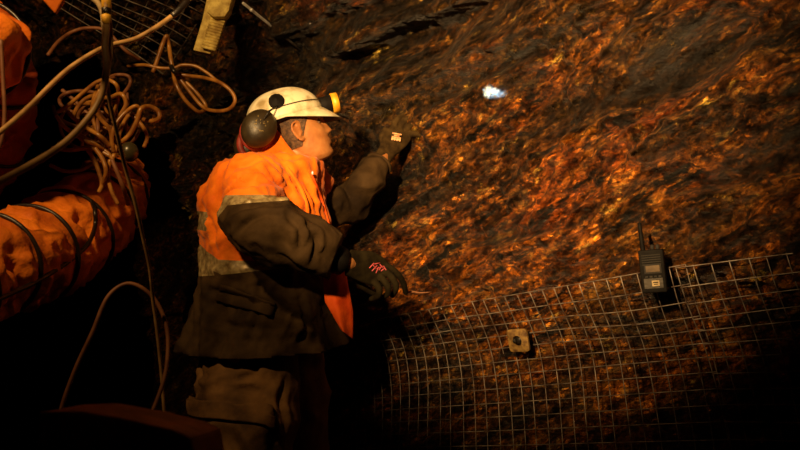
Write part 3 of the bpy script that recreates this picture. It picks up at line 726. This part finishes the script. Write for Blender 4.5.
# hair: cropped cap showing under the helmet
g = G(); vs = []; fs = []; nA = 64; lev = 26
for j in range(lev+1):
    q = j/lev
    for k in range(nA):
        th = 2*math.pi*k/nA; ca, sa = math.cos(th), math.sin(th)
        low = .030 if ca > .35 else (-.058 if ca < -.25 else -.058+.088*((ca+.25)/.6))
        u = low + (.112-low)*q
        f_, b_, w_ = hint(u, 1), hint(u, 2), hint(u, 3); c_ = (f_+b_)/2; a_ = (f_-b_)/2+.004
        x = c_ + a_*math.copysign(abs(ca)**(2/2.25), ca); s = (w_+.004)*math.copysign(abs(sa)**(2/2.25), sa)*(1-.16*max(0, ca)**2)
        e = .0025*noise.noise(Vector((k*.9, j*.4, 0)))
        vs.append(hd(x*(1+e*4), s*(1+e*8), u))
fs = [(j*nA+k, j*nA+(k+1) % nA, (j+1)*nA+(k+1) % nA, (j+1)*nA+k) for j in range(lev) for k in range(nA)]
hair = mesh_obj('hair', vs, fs, M['hair'], man); hair['label'] = 'short brown hair'

# helmet ------------------------------------------------------------
TH = R(-1)      # helmet pitched back a little less than the head
KX = (HX*math.cos(TH)+HU*math.sin(TH)).normalized(); KU = (HU*math.cos(TH)-HX*math.sin(TH)).normalized(); KC = hd(-.004, 0, .040)
KC = P(284, 120, 2.62)
def hk(x, s, u): return KC + KX*x + HS*s + KU*u
vs = []; nA, nL = 72, 24
for layer, sc in ((0, 1.0), (1, .955)):
    for j in range(nL+1):
        ph = math.pi/2*j/nL
        for k in range(nA):
            th = 2*math.pi*k/nA; ca, sa = math.cos(th), math.sin(th)
            ax = (.136 if ca > 0 else .126)*sc; by = .116*sc; h_ = .102*sc
            cu = math.cos(ph)**.86
            x = ax*ca*cu; s = by*sa*cu; u = h_*math.sin(ph)**.95
            ridge = .004*math.exp(-(s/.012)**2)*math.sin(ph) + .003*math.exp(-((abs(s)-.045)/.006)**2)*math.sin(ph)
            vs.append(hk(x, s, u+ridge-(.004 if layer else 0)))
fs = []
for layer in (0, 1):
    o_ = layer*(nL+1)*nA
    for j in range(nL):
        for k in range(nA):
            q = (o_+j*nA+k, o_+j*nA+(k+1) % nA, o_+(j+1)*nA+(k+1) % nA, o_+(j+1)*nA+k); fs.append(q if not layer else q[::-1])
for k in range(nA): fs.append((k, (nL+1)*nA+k, (nL+1)*nA+(k+1) % nA, (k+1) % nA))
helm = mesh_obj('hard_hat', vs, fs, M['helmet'], man); helm['label'] = 'scuffed cream hard hat'
# brim: a lip all round, long at the front
vs = []; fs = []; nr = 6
for layer in (0, 1):
    for j in range(nr+1):
        q = j/nr
        for k in range(nA):
            th = 2*math.pi*k/nA; ca, sa = math.cos(th), math.sin(th)
            ext = .006 + .046*max(0, ca)**1.6
            r0x = (.136 if ca > 0 else .126)-.004; x = (r0x+ext*q)*ca; s = (.112+ext*q*.9)*sa
            u = .004 - .048*max(0, ca)**1.15*q**1.2 - .006*q - (.0035 if layer else 0)
            vs.append(hk(x, s, u))
for layer in (0, 1):
    o_ = layer*(nr+1)*nA
    for j in range(nr):
        for k in range(nA):
            q = (o_+j*nA+k, o_+j*nA+(k+1) % nA, o_+(j+1)*nA+(k+1) % nA, o_+(j+1)*nA+k); fs.append(q if layer else q[::-1])
for j in (0, nr):
    for k in range(nA):
        a_ = j*nA+k; b_ = j*nA+(k+1) % nA; fs.append((a_, b_, b_+(nr+1)*nA, a_+(nr+1)*nA))
fixn(mesh_obj('brim', vs, fs, M['helmet'], helm))
g = G(); tube([hk(.139*math.cos(a_)*1.0, .1145*math.sin(a_), .020+.012*math.sin(a_)) for a_ in [R(20+160*k/24) for k in range(25)]], .0016, 6, 2, g=g); g.build('rim_crease', M['cushion'] if False else M['muff'], helm)
# lining strap inside
g = G(); tube([hk(.118*math.cos(2*math.pi*k/36), .100*math.sin(2*math.pi*k/36), -.006) for k in range(37)], .0055, 8, 2, g=g, cap=False); g.build('headband', M['black'], helm)
# hinge knob
q = hk(-.012, .104, .052); nrm = (HS*.93+KU*.36).normalized(); t1 = KX; t2 = nrm.cross(t1)
g = G(); tube([q-nrm*.012, q+nrm*.006, q+nrm*.010], [.026, .026, .021], 12, 1, g=g, smooth=False); g.build('hinge_knob', M['black'], helm, False)
g = G(); tube([q+nrm*.008, q+nrm*.014], .010, 12, 1, g=g, smooth=False); g.build('knob_cap', M['dark_steel'], helm)
# ear muffs swung back, one each side
for sd in (1, -1):
    mc = P(259, 128.5, 2.475) if sd > 0 else hk(-.13, -.10, -.035)
    dirw = (V3(.30, .18, -1)).normalized() if sd > 0 else (-HS-KX*.3).normalized()
    la = (V3(.50, .86, 0)); la = (la-dirw*la.dot(dirw)).normalized(); lb = dirw.cross(la)
    mf = ellipsoid(mc, la*.066, lb*.055, dirw*.044, seg=36, rin=20).build('ear_muff', M['muff'], helm); mf['label'] = 'dark olive ear muff'
    g = G(); tube([mc-dirw*.040+(la*.054*math.cos(2*math.pi*k/30)+lb*.046*math.sin(2*math.pi*k/30)) for k in range(31)], .011, 10, 2, g=g, cap=False); g.build('ear_cushion', M['cushion'], helm)
    a_ = hk(-.016, sd*.118, .036)
    g = G(); tube([a_, a_*.5+mc*.5+dirw*.045+HU*.005, mc+dirw*.040+la*.02], .0032, 8, 6, g=g); g.build('muff_arm', M['dark_steel'], helm)
    if sd > 0:
        g = G(); rnd = random.Random(3)
        for k in range(16):
            aa = rnd.uniform(-.45, .4); bb = rnd.uniform(-.35, .35)
            e = math.sqrt(max(.05, 1-aa*aa-bb*bb)); e2 = lambda A, B: mc+la*.066*A+lb*.055*B+dirw*(.0445*math.sqrt(max(.05, 1-A*A-B*B)))
            ln = rnd.uniform(.06, .14); an = rnd.choice((0.4, 1.9))
            tube([e2(aa, bb), e2(aa+ln*math.cos(an)*.5, bb+ln*math.sin(an)*.5), e2(aa+ln*math.cos(an), bb+ln*math.sin(an))], .0007, 5, 1, g=g, smooth=False)
        g.build('scratched_mark', M['scratch'], helm)
# cap lamp
la_ = (KX*.97-KU*.1).normalized(); lc = P(332, 103.5, 2.66)
g = G(); tube([lc-la_*.058, lc-la_*.046, lc+la_*.0], [.020, .028, .031], 20, 1, g=g, smooth=False); g.build('cap_lamp', M['black'], helm)
g = G(); tube([lc+la_*.0, lc+la_*.020], .0345, 24, 1, g=g, smooth=False, cap=False); tube([lc+la_*.0, lc+la_*.020], .0295, 24, 1, g=g, smooth=False, cap=False); 
o = g.build('lamp_bezel', M['yellow'], helm)
vs = []; fs = []
for rr_, dz in ((.0345, -.002), (.0345, .020), (.0285, .023), (.0285, -.002)):
    w1 = la_.orthogonal().normalized(); w2 = la_.cross(w1)
    for k in range(28): vs.append(lc+la_*dz+(w1*math.cos(2*math.pi*k/28)+w2*math.sin(2*math.pi*k/28))*rr_)
for j in range(4):
    for k in range(28): fs.append((j*28+k, j*28+(k+1) % 28, ((j+1) % 4)*28+(k+1) % 28, ((j+1) % 4)*28+k))
bpy.data.objects.remove(o); o = mesh_obj('lamp_bezel', vs, fs, M['yellow'], helm); fixn(o)
g = G(); tube([lc+la_*.004, lc+la_*.006], .027, 24, 1, g=g, smooth=False); g.build('lamp_lens', M['lens'], helm)
g = G(); box(lc-la_*.03-KU*.024, KX*.018, HS*.014, KU*.007, g); g.build('lamp_bracket', M['dark_steel'], helm, False)

# jacket --------------------------------------------------------------
g = G()
rings([tor(292, 158, 2.615, .080, .085), tor(284, 161, 2.61, .115, .135), tor(272, 168, 2.605, .150, .185), tor(267, 182, 2.60, .168, .205), tor(264, 200, 2.6, .188, .222), tor(266, 228, 2.6, .192, .215),
       tor(268, 258, 2.6, .197, .212), tor(269, 288, 2.6, .212, .222), tor(267, 318, 2.6, .238, .245), tor(265, 344, 2.6, .268, .262), tor(264, 356, 2.6, .268, .260)], 48, g, 2.2)
# near shoulder and far shoulder humps
tube([P(270, 178, 2.52), P(254, 188, 2.44), P(250, 205, 2.38)], [.095, .100, .086], 20, 6, g=g)
tube([P(285, 180, 2.72), P(308, 192, 2.80), P(318, 200, 2.84)], [.09, .095, .075], 20, 6, g=g)
jk = g.build('jacket', M['hivis'], man); remesh(jk, .0085, 5)
folds(jk, .030, 6.0, 2., (TF, TS, CU, (1., 1., .6))); folds(jk, .010, 15, 8.)
crease(jk, [[(268, 168), (276, 182), (288, 196), (296, 214)], [(214, 196), (232, 182), (252, 178), (268, 183)], [(285, 166), (293, 180), (303, 196), (310, 212)],
            [(204, 206), (212, 226), (216, 250)], [(258, 160), (246, 166), (230, 172)], [(302, 172), (309, 190), (318, 212)],
            [(206, 290), (240, 296), (285, 312), (310, 322)], [(262, 285), (258, 315), (250, 342)], [(210, 320), (240, 328), (262, 326)], [(300, 300), (306, 325), (300, 342)]], .010, .010, 2.45)
jk.data.materials.append(M['olive']); jk.data.materials.append(M['strip']); jk.data.materials.append(M['hivis_red'])
wm = parent_world(jk)
def cut(o, planes):
    wi = parent_world(o).inverted(); bm = bmesh.new(); bm.from_mesh(o.data)
    for co, no in planes:
        bmesh.ops.bisect_plane(bm, geom=list(bm.verts)+list(bm.edges)+list(bm.faces), plane_co=wi @ co, plane_no=(wi.to_3x3() @ no).normalized(), dist=1e-5)
    bm.to_mesh(o.data); bm.free()
def line(x0, y0, x1, y1, d=2.6):         # a plane along the view depth through two points
    a, b = P(x0, y0, d), P(x1, y1, d); e = (b-a).normalized(); n = CX*(-e.dot(CU)) + CU*e.dot(CX)
    return a, n.normalized()
up1, up2, lo1, lo2 = line(200, 256, 232, 257), line(232, 257, 330, 305), line(200, 275, 226, 272), line(226, 267, 330, 311)
bb1, bb2 = line(200, 211, 221, 213), line(200, 229, 221, 231)
cut(jk, [up1, up2, lo1, lo2, bb1, bb2])
sd_ = lambda q, pl: (q-pl[0]).dot(pl[1])
FB = P(266, 220, 2.6)
for pl in jk.data.polygons:
    q = wm @ pl.center
    up_ = min(sd_(q, up1), sd_(q, up2)); lo_ = min(sd_(q, lo1), sd_(q, lo2)) if q.dot(CX) > P(228, 0, 2.6).dot(CX) else sd_(q, lo1)
    if up_ > 0 or False: 
        if sd_(q, up1) > 0 or sd_(q, up2) > 0: pl.material_index = 0
    elif lo_ > 0: pl.material_index = 2
    else: pl.material_index = 1
    if up_ > 0 and sd_(q, bb1) < 0 and sd_(q, bb2) > 0 and (q-FB).dot(TF) < -.095: pl.material_index = 2
bm = bmesh.new(); bm.from_mesh(jk.data); hp_ = line(178, 347, 345, 343); wi = wm.inverted()
bmesh.ops.bisect_plane(bm, geom=list(bm.verts)+list(bm.edges)+list(bm.faces), plane_co=wi @ hp_[0], plane_no=hp_[1], clear_inner=True)
bmesh.ops.holes_fill(bm, edges=[e for e in bm.edges if e.is_boundary], sides=0); bm.to_mesh(jk.data); bm.free()
# collar
g = G(); vs = []; nk = 56; lev = 8
for layer in (0, 1):
    for j in range(lev+1):
        q = j/lev
        for k in range(nk+1):
            th = R(18) + (2*math.pi-R(36))*k/nk; ca, sa = math.cos(th), math.sin(th)
            a_ = .112*(1-q)+.080*q - layer*.006; b_ = .118*(1-q)+.076*q - layer*.006
            cc_ = P(284, 161, 2.61)*(1-q)+P(293, 147.5, 2.615)*q
            fl = .012*noise.noise(Vector((k*.2, q*2, 3)))
            u = -(.35+.40*q)*ca*a_*1.1 + q*.042*math.exp(-((th-R(125))/.8)**2)
            vs.append(cc_+TF*(a_+fl)*ca+TS*(b_+fl)*sa+CU*u)
row = nk+1; L_ = (lev+1)*row; fs = []
for layer in (0, 1):
    for j in range(lev):
        for k in range(nk): fs.append(tuple(layer*L_+x for x in (j*row+k, j*row+k+1, (j+1)*row+k+1, (j+1)*row+k)))
for k in range(nk): fs += [(lev*row+k, lev*row+k+1, L_+lev*row+k+1, L_+lev*row+k), (k, k+1, L_+k+1, L_+k)]
for j in range(lev): fs += [(j*row, (j+1)*row, L_+(j+1)*row, L_+j*row), (j*row+nk, (j+1)*row+nk, L_+(j+1)*row+nk, L_+j*row+nk)]
fixn(mesh_obj('collar', vs, fs, M['hivis'], jk))
# zip edge and pull
bj = BVHTree.FromPolygons([tuple(wm @ v.co) for v in jk.data.vertices], [tuple(p.vertices) for p in jk.data.polygons])
def onj(px, py, lift=.003):
    d = (P(px, py, 1)-CAM).normalized(); r = bj.ray_cast(CAM, d)
    if r[0] is None: 
        r = bj.find_nearest(P(px, py, 2.55))
    n = r[1] if r[1].dot(CD) < 0 else -r[1]
    return r[0]+n*lift, n
g = G(); tube([onj(x, y)[0] for x, y in ((309, 172), (315, 184), (320, 197), (324, 210), (328, 224))], .0045, 8, 5, g=g); g.build('zip', M['hivis_red'], jk)
o = ellipsoid(P(312.5, 173, 2.50), CX*.004, CU*.007, CD*.003).build('zip_pull', M['steel'], jk)
# lapel fold on the chest
g = G()
lp = [(288, 166), (297, 180), (305, 196), (312, 214), (320, 230)]
for k in range(len(lp)-1): pass
tube([onj(x, y, .002)[0] for x, y in ((281, 160), (290, 172), (300, 188), (306, 205), (308, 222))], [.004, .007, .008, .007, .004], 8, 5, g=g); g.build('placket', M['hivis'], jk)
# hanging front panel, red orange
vs = []; a, b = 10, 26
for layer in (0, 1):
    for j in range(b+1):
        q = j/b
        xl = 322+6*q+ (0 if q < .5 else (q-.5)*26); xr = 345+8*min(1, q*1.6)
        y0 = 270+q*(60); 
        for i in range(a+1):
            r_ = i/a; x = xl+(xr-xl)*r_; y = y0+ (4-8*r_)*(1-q) + q*(r_*9)
            dd = 2.44 + .05*r_**2 + .007*math.sin(r_*7+q*3) + .004*noise.noise(Vector((r_*4, q*7, 0))) + layer*.006
            vs.append(P(x, y, dd))
row = a+1; L_ = (b+1)*row; fs = []
for layer in (0, 1):
    for j in range(b):
        for i in range(a): fs.append(tuple(layer*L_+x for x in (j*row+i, j*row+i+1, (j+1)*row+i+1, (j+1)*row+i)))
for i in range(a): fs += [(i, i+1, L_+i+1, L_+i), (b*row+i, b*row+i+1, L_+b*row+i+1, L_+b*row+i)]
for j in range(b): fs += [(j*row, (j+1)*row, L_+(j+1)*row, L_+j*row), (j*row+a, (j+1)*row+a, L_+(j+1)*row+a, L_+j*row+a)]
fp = fixn(mesh_obj('front_panel', vs, fs, M['hivis_red'], jk)); fp['label'] = 'red orange front edge of the open jacket'
# pocket flap and hem seam on the olive skirt
g = G()
def patchj(name, corners, lift, mat, par, nn=10, bvh=onj):
    vs = []; (ax_, ay_), (bx_, by_), (cx_, cy_), (dx_, dy_) = corners
    for layer in (0, 1):
        for j in range(nn+1):
            for i in range(nn+1):
                u_, v_ = i/nn, j/nn
                x = (ax_*(1-u_)+bx_*u_)*(1-v_)+(dx_*(1-u_)+cx_*u_)*v_; y = (ay_*(1-u_)+by_*u_)*(1-v_)+(dy_*(1-u_)+cy_*u_)*v_
                vs.append(bvh(x, y, lift*(1-layer))[0])
    row = nn+1; L_ = row*row; fs = []
    for layer in (0, 1):
        for j in range(nn):
            for i in range(nn): fs.append(tuple(layer*L_+x for x in (j*row+i, j*row+i+1, (j+1)*row+i+1, (j+1)*row+i)))
    for i in range(nn): fs += [(i, i+1, L_+i+1, L_+i), (nn*row+i, nn*row+i+1, L_+nn*row+i+1, L_+nn*row+i), (i*row, (i+1)*row, L_+(i+1)*row, L_+i*row), (i*row+nn, (i+1)*row+nn, L_+(i+1)*row+nn, L_+i*row+nn)]
    return fixn(mesh_obj(name, vs, fs, mat, par))
patchj('pocket_flap', [(222, 284), (276, 303), (272, 316), (216, 300)], .009, M['olive'], jk)
# sleeves
def sleeve(pts, rad, n0, name, amp, vox=.007, band=None, seed=1.):
    g = G(); tube([P(*q) for q in pts], rad, 28, 8, g=g)
    o = g.build(name, M['olive'], jk); remesh(o, vox, 3); folds(o, amp, 7, seed)
    return o
s1 = sleeve([(256, 190, 2.43), (252, 208, 2.34), (257, 226, 2.26), (288, 237, 2.24), (312, 248, 2.28), (345, 264, 2.37)], [.080, .088, .092, .088, .078, .068], 0, 'sleeve', .024, seed=3.)
crease(s1, [[(232, 214), (250, 206), (272, 202), (296, 208)], [(238, 232), (256, 218), (280, 216)], [(228, 226), (238, 244), (256, 254)], [(286, 214), (300, 230), (298, 252)], [(306, 226), (316, 240), (312, 262)], [(256, 246), (280, 256), (304, 268)]], .012, .009, 2.2)
s1['label'] = 'olive sleeve, reflective band at its top'
s1.data.materials.append(M['strip']); s1.data.materials.append(M['hivis'])
wm1 = parent_world(s1)
def lop(o, pl, inner=False):
    wi = parent_world(o).inverted(); bm = bmesh.new(); bm.from_mesh(o.data)
    bmesh.ops.bisect_plane(bm, geom=list(bm.verts)+list(bm.edges)+list(bm.faces), plane_co=wi @ pl[0], plane_no=pl[1], clear_outer=not inner, clear_inner=inner)
    bmesh.ops.holes_fill(bm, edges=[e for e in bm.edges if e.is_boundary], sides=0); bm.to_mesh(o.data); bm.free()
l_ = line(344, 234, 327, 282, 2.33)
if (P(400, 260, 2.33)-l_[0]).dot(l_[1]) < 0: l_ = (l_[0], -l_[1])
lop(s1, l_)
sb1, sb2, sb3 = line(221, 196, 280, 195.5, 2.3), line(232, 206, 280, 202, 2.3), line(221, 219, 234, 204, 2.3)
cut(s1, [sb1, sb2, sb3])
for pl in s1.data.polygons:
    q = wm1 @ pl.center
    if sd_(q, sb1) > 0: pl.material_index = 2
    elif sd_(q, sb2) > 0 or sd_(q, sb3) > 0 and q.dot(CX) < P(234, 0, 2.3).dot(CX): pl.material_index = 1
s2 = sleeve([(312, 198, 2.80), (332, 206, 2.87), (350, 204, 2.93), (363, 186, DH-.24), (377, 166, DH-.18)], [.070, .072, .070, .062, .055], 0, 'sleeve', .020, seed=6.)
# cuffs
def cuff(c, ax, r0, name='cuff'):
    u = ax.orthogonal().normalized(); w = ax.cross(u); g = G()
    tube([c+(u*math.cos(2*math.pi*k/28)+w*math.sin(2*math.pi*k/28))*r0 for k in range(29)], .007, 8, 2, g=g, cap=False)
    return g.build(name, M['olive'], jk)

cuff(P(379, 164, DH-.175), (P(379, 164, DH-.175)-P(363, 186, DH-.24)).normalized(), .048)
g = G(); tube([P(330, 257, 2.335), P(341, 261, 2.36)], [.046, .044], 20, 1, g=g, smooth=False); g.build('undershirt_cuff', M['black'], jk)

# trousers -------------------------------------------------------------
g = G()
for h, off, dx in ((hipn, -.02, 0), (hipf, .03, .0)):
    rings([(h+Vector((.03, .10 if h is hipn else -.06, .14)), TF*.11, TS*.06), (h+Vector((.02, .04 if h is hipn else 0, .04)), TF*.145, TS*.10), (h+Vector((.015, .015, -.04)), TF*.158, TS*.125), (h+Vector((.02, 0, -.15)), TF*.165, TS*.13), (h+Vector((.025, 0, -.33)), TF*.155, TS*.12), (h+Vector((.02, 0, -.45)), TF*.125, TS*.105), (h+Vector((off, 0, -.66)), TF*.105, TS*.095), (Vector((h.x+off, h.y, .13)), TF*.085, TS*.08)], 28, g, 2.2)
tr = g.build('trousers', M['trouser'], man); remesh(tr, .010, 3); folds(tr, .016, 6, 9.)
crease(tr, [[(200, 374), (225, 381), (255, 374)], [(192, 392), (225, 387), (262, 392)], [(286, 380), (280, 400), (284, 430)], [(204, 360), (196, 380), (192, 396)]], .013, .010, 2.4)
tm = parent_world(tr); bt_ = BVHTree.FromPolygons([tuple(tm @ v.co) for v in tr.data.vertices], [tuple(p.vertices) for p in tr.data.polygons])
def ont(px, py, lift=.003):
    d = (P(px, py, 1)-CAM).normalized(); r = bt_.ray_cast(CAM, d)
    if r[0] is None: r = bt_.find_nearest(P(px, py, 2.4))
    n = r[1] if r[1].dot(CD) < 0 else -r[1]
    return r[0]+n*lift, n
patchj('cargo_pocket', [(191, 410), (270, 420), (264, 470), (186, 462)], .016, M['trouser'], tr, 12, ont)
patchj('pocket_flap', [(188, 398), (274, 408), (272, 427), (187, 413)], .028, M['trouser'], tr, 12, ont)
# boots
for h, off in ((hipn, -.02), (hipf, .03)):
    bx = Vector((h.x+off, h.y, 0)); F0 = Vector((math.cos(R(-5)), math.sin(R(-5)), 0)); S0 = Vector((-F0.y, F0.x, 0))
    g = G()
    rings([(bx+ZZ*.24, F0*.065, S0*.06), (bx+ZZ*.15, F0*.062, S0*.056), (bx+ZZ*.08+F0*.01, F0*.08, S0*.052), (bx+ZZ*.04+F0*.05, F0*.135, S0*.055), (bx+ZZ*.022+F0*.055, F0*.145, S0*.056)], 24, g, 2.2)
    bo = g.build('boot', M['rubber'], man); remesh(bo, .008, 3)
    g = G(); rings([(bx+F0*.055+ZZ*.002, F0*.148, S0*.058), (bx+F0*.055+ZZ*.026, F0*.150, S0*.059)], 28, g, 2.4, sub=1); g.build('sole', M['black'], bo)

# gloves ------------------------------------------------------------------
def glove(palm, fingers, mat, name='glove', fr_=.0105):
    g = G(); rings(palm, 24, g, 2.4)
    for f_ in fingers:
        rr_ = [fr_*1.12, fr_*1.05, fr_*.98, fr_*.86][:len(f_)] if len(f_) <= 4 else [fr_]*len(f_)
        tube([P(*q) for q in f_], rr_, 12, 5, g=g)
    o = g.build(name, mat, man); remesh(o, .0026, 2); return o
wa = V3(.22, 1, .05).normalized(); th_ = V3(-.1, .05, -1).normalized()
gl1 = glove([(P(348, 262.5, 2.375), wa*.042, th_*.036), (P(352, 263.5, 2.385), wa*.042, th_*.033), (P(358, 265, 2.40), wa*.046, th_*.026), (P(370, 268, 2.43), wa*.052, th_*.024), (P(382, 273, 2.46), wa*.046, th_*.019), (P(387, 275, 2.475), wa*.036, th_*.014)],
    [[(382, 264, 2.46), (393, 270, 2.47), (402, 280, 2.50), (406, 293, 2.55)], [(384, 270, 2.45), (393, 279, 2.455), (396, 288, 2.47), (392, 296, 2.50)],
     [(380, 276, 2.44), (387, 285, 2.44), (388, 293, 2.455), (382, 298, 2.49)], [(374, 281, 2.43), (379, 289, 2.425), (378, 296, 2.445), (371, 299, 2.48)],
     [(354, 275, 2.43), (361, 285, 2.46), (371, 292, 2.50), (379, 296, 2.53)]], M['glove'])
gl1['label'] = 'dark olive glove with pink printed marks'
bg = BVHTree.FromPolygons([tuple(parent_world(gl1) @ v.co) for v in gl1.data.vertices], [tuple(p.vertices) for p in gl1.data.polygons])
def ong(px, py, lift=.001):
    d = (P(px, py, 1)-CAM).normalized(); r = bg.ray_cast(CAM, d)
    if r[0] is None: r = bg.find_nearest(P(px, py, 2.4))
    return r[0]-CD*lift, r[1]
g = G()
for x0, y0, x1, y1 in ((369.5, 268, 374, 263), (372, 271, 377, 265.5), (374.5, 264, 380, 263), (376, 273, 378.5, 267), (380, 264.5, 383, 268), (383.5, 266, 386, 270), (379, 270, 382, 266), (373, 265, 376, 269), (381, 271, 385, 268), (377, 268.5, 384, 266)):
    tube([ong(x0, y0)[0], ong((x0+x1)/2, (y0+y1)/2)[0], ong(x1, y1)[0]], .0018, 5, 1, g=g, smooth=False)
g.build('printed_mark', M['pink'], gl1)
w2 = V3(.84, -.50, .22).normalized(); t2_ = V3(-.2, .1, -1).normalized()
e = DH
gl2 = glove([(P(382, 160, e-.16), w2*.034, t2_*.028), (P(386, 153, e-.14), w2*.034, t2_*.025), (P(391, 146, e-.115), w2*.042, t2_*.022), (P(396, 139, e-.085), w2*.050, t2_*.020), (P(402, 131, e-.055), w2*.048, t2_*.018), (P(404, 127, e-.045), w2*.04, t2_*.014)],
    [[(394, 124, e-.07), (399, 118, e-.05), (405, 114, e-.025)], [(400, 126, e-.06), (406, 120, e-.045), (413, 117, e-.02)],
     [(406, 129, e-.06), (412, 125, e-.045), (420, 123, e-.02)], [(410, 134, e-.06), (417, 134, e-.05), (424, 136, e-.025)],
     [(385, 146, e-.12), (382, 137, e-.10), (386, 129, e-.08)]], M['glove_brown'], fr_=.0125)
gl2['label'] = 'olive brown glove with a pale patch'
g = G(); pc = P(396.5, 136.5, e-.112); sx = V3(.98, -.16, .1).normalized(); su = V3(.16, .98, .25).normalized()
for r_, row in enumerate(((-1.5, 1.5, .6), (-.8, 1.2, .35), (-2, 1.8, 1.2), (-2.0, 2.0, .5))):
    box(pc+su*(.011-r_*.0075), sx*(.018 if r_ != 1 else .011), su*.0026, -CD*.002, g)
for k in range(4): box(pc+su*(-.0115)+sx*(-.015+k*.010), sx*.0028, su*.006, -CD*.0024, g)
g.build('pale_patch', M['patch'], gl2, False)
# pale sliver of rock held at the fingertip
g = G(); tube([P(404, 292, 2.57), P(412, 292, 2.60), (P(421, 293, 2.64)), P(431, 292, 2.70)], [.004, .005, .003, .0015], 6, 3, g=g)
tag(g.build('rock_sliver', M['sliver']), 'thin pale rock sliver at the tip of the near glove', 'rock')

# ------------------------------------------------------------------ light
w = bpy.data.worlds.new('world'); bpy.context.scene.world = w; w.use_nodes = True
w.node_tree.nodes['Background'].inputs[0].default_value = (.0, .0, .0, 1)
def spot(name, loc, target, power, col, size, blend, rad):
    l = bpy.data.lights.new(name, 'SPOT'); l.energy = power; l.color = col; l.spot_size = size; l.spot_blend = blend; l.shadow_soft_size = rad
    o = bpy.data.objects.new(name, l); C.objects.link(o); o.location = loc
    o.rotation_euler = (target-loc).to_track_quat('-Z', 'Y').to_euler(); return o
kl = CAM + V3(-.50, .66, .25)
spot('work_lamp', kl, P(518, 98, 2.8), 880, (1, .60, .24), R(50.5), 1.0, .045)
spot('left_fill_lamp', CAM + V3(-1.10, 1.30, .85), P(150, 90, 2.6), 118, (1, .58, .21), R(84), 1.0, .05)  # added fill lamp out of view, brightens the duct, cables and jacket
tgt, nn2, _ = hit(488, 92)
spot('cap_lamp_beam', lc+la_*.03, tgt, 1500, (.38, .70, 1), R(5.4), 1.0, .004)
sc = bpy.context.scene
sc.view_settings.view_transform = 'Standard'; sc.view_settings.look = 'None'; sc.view_settings.exposure = 0; sc.view_settings.gamma = 1
sc.view_settings.use_curve_mapping = False
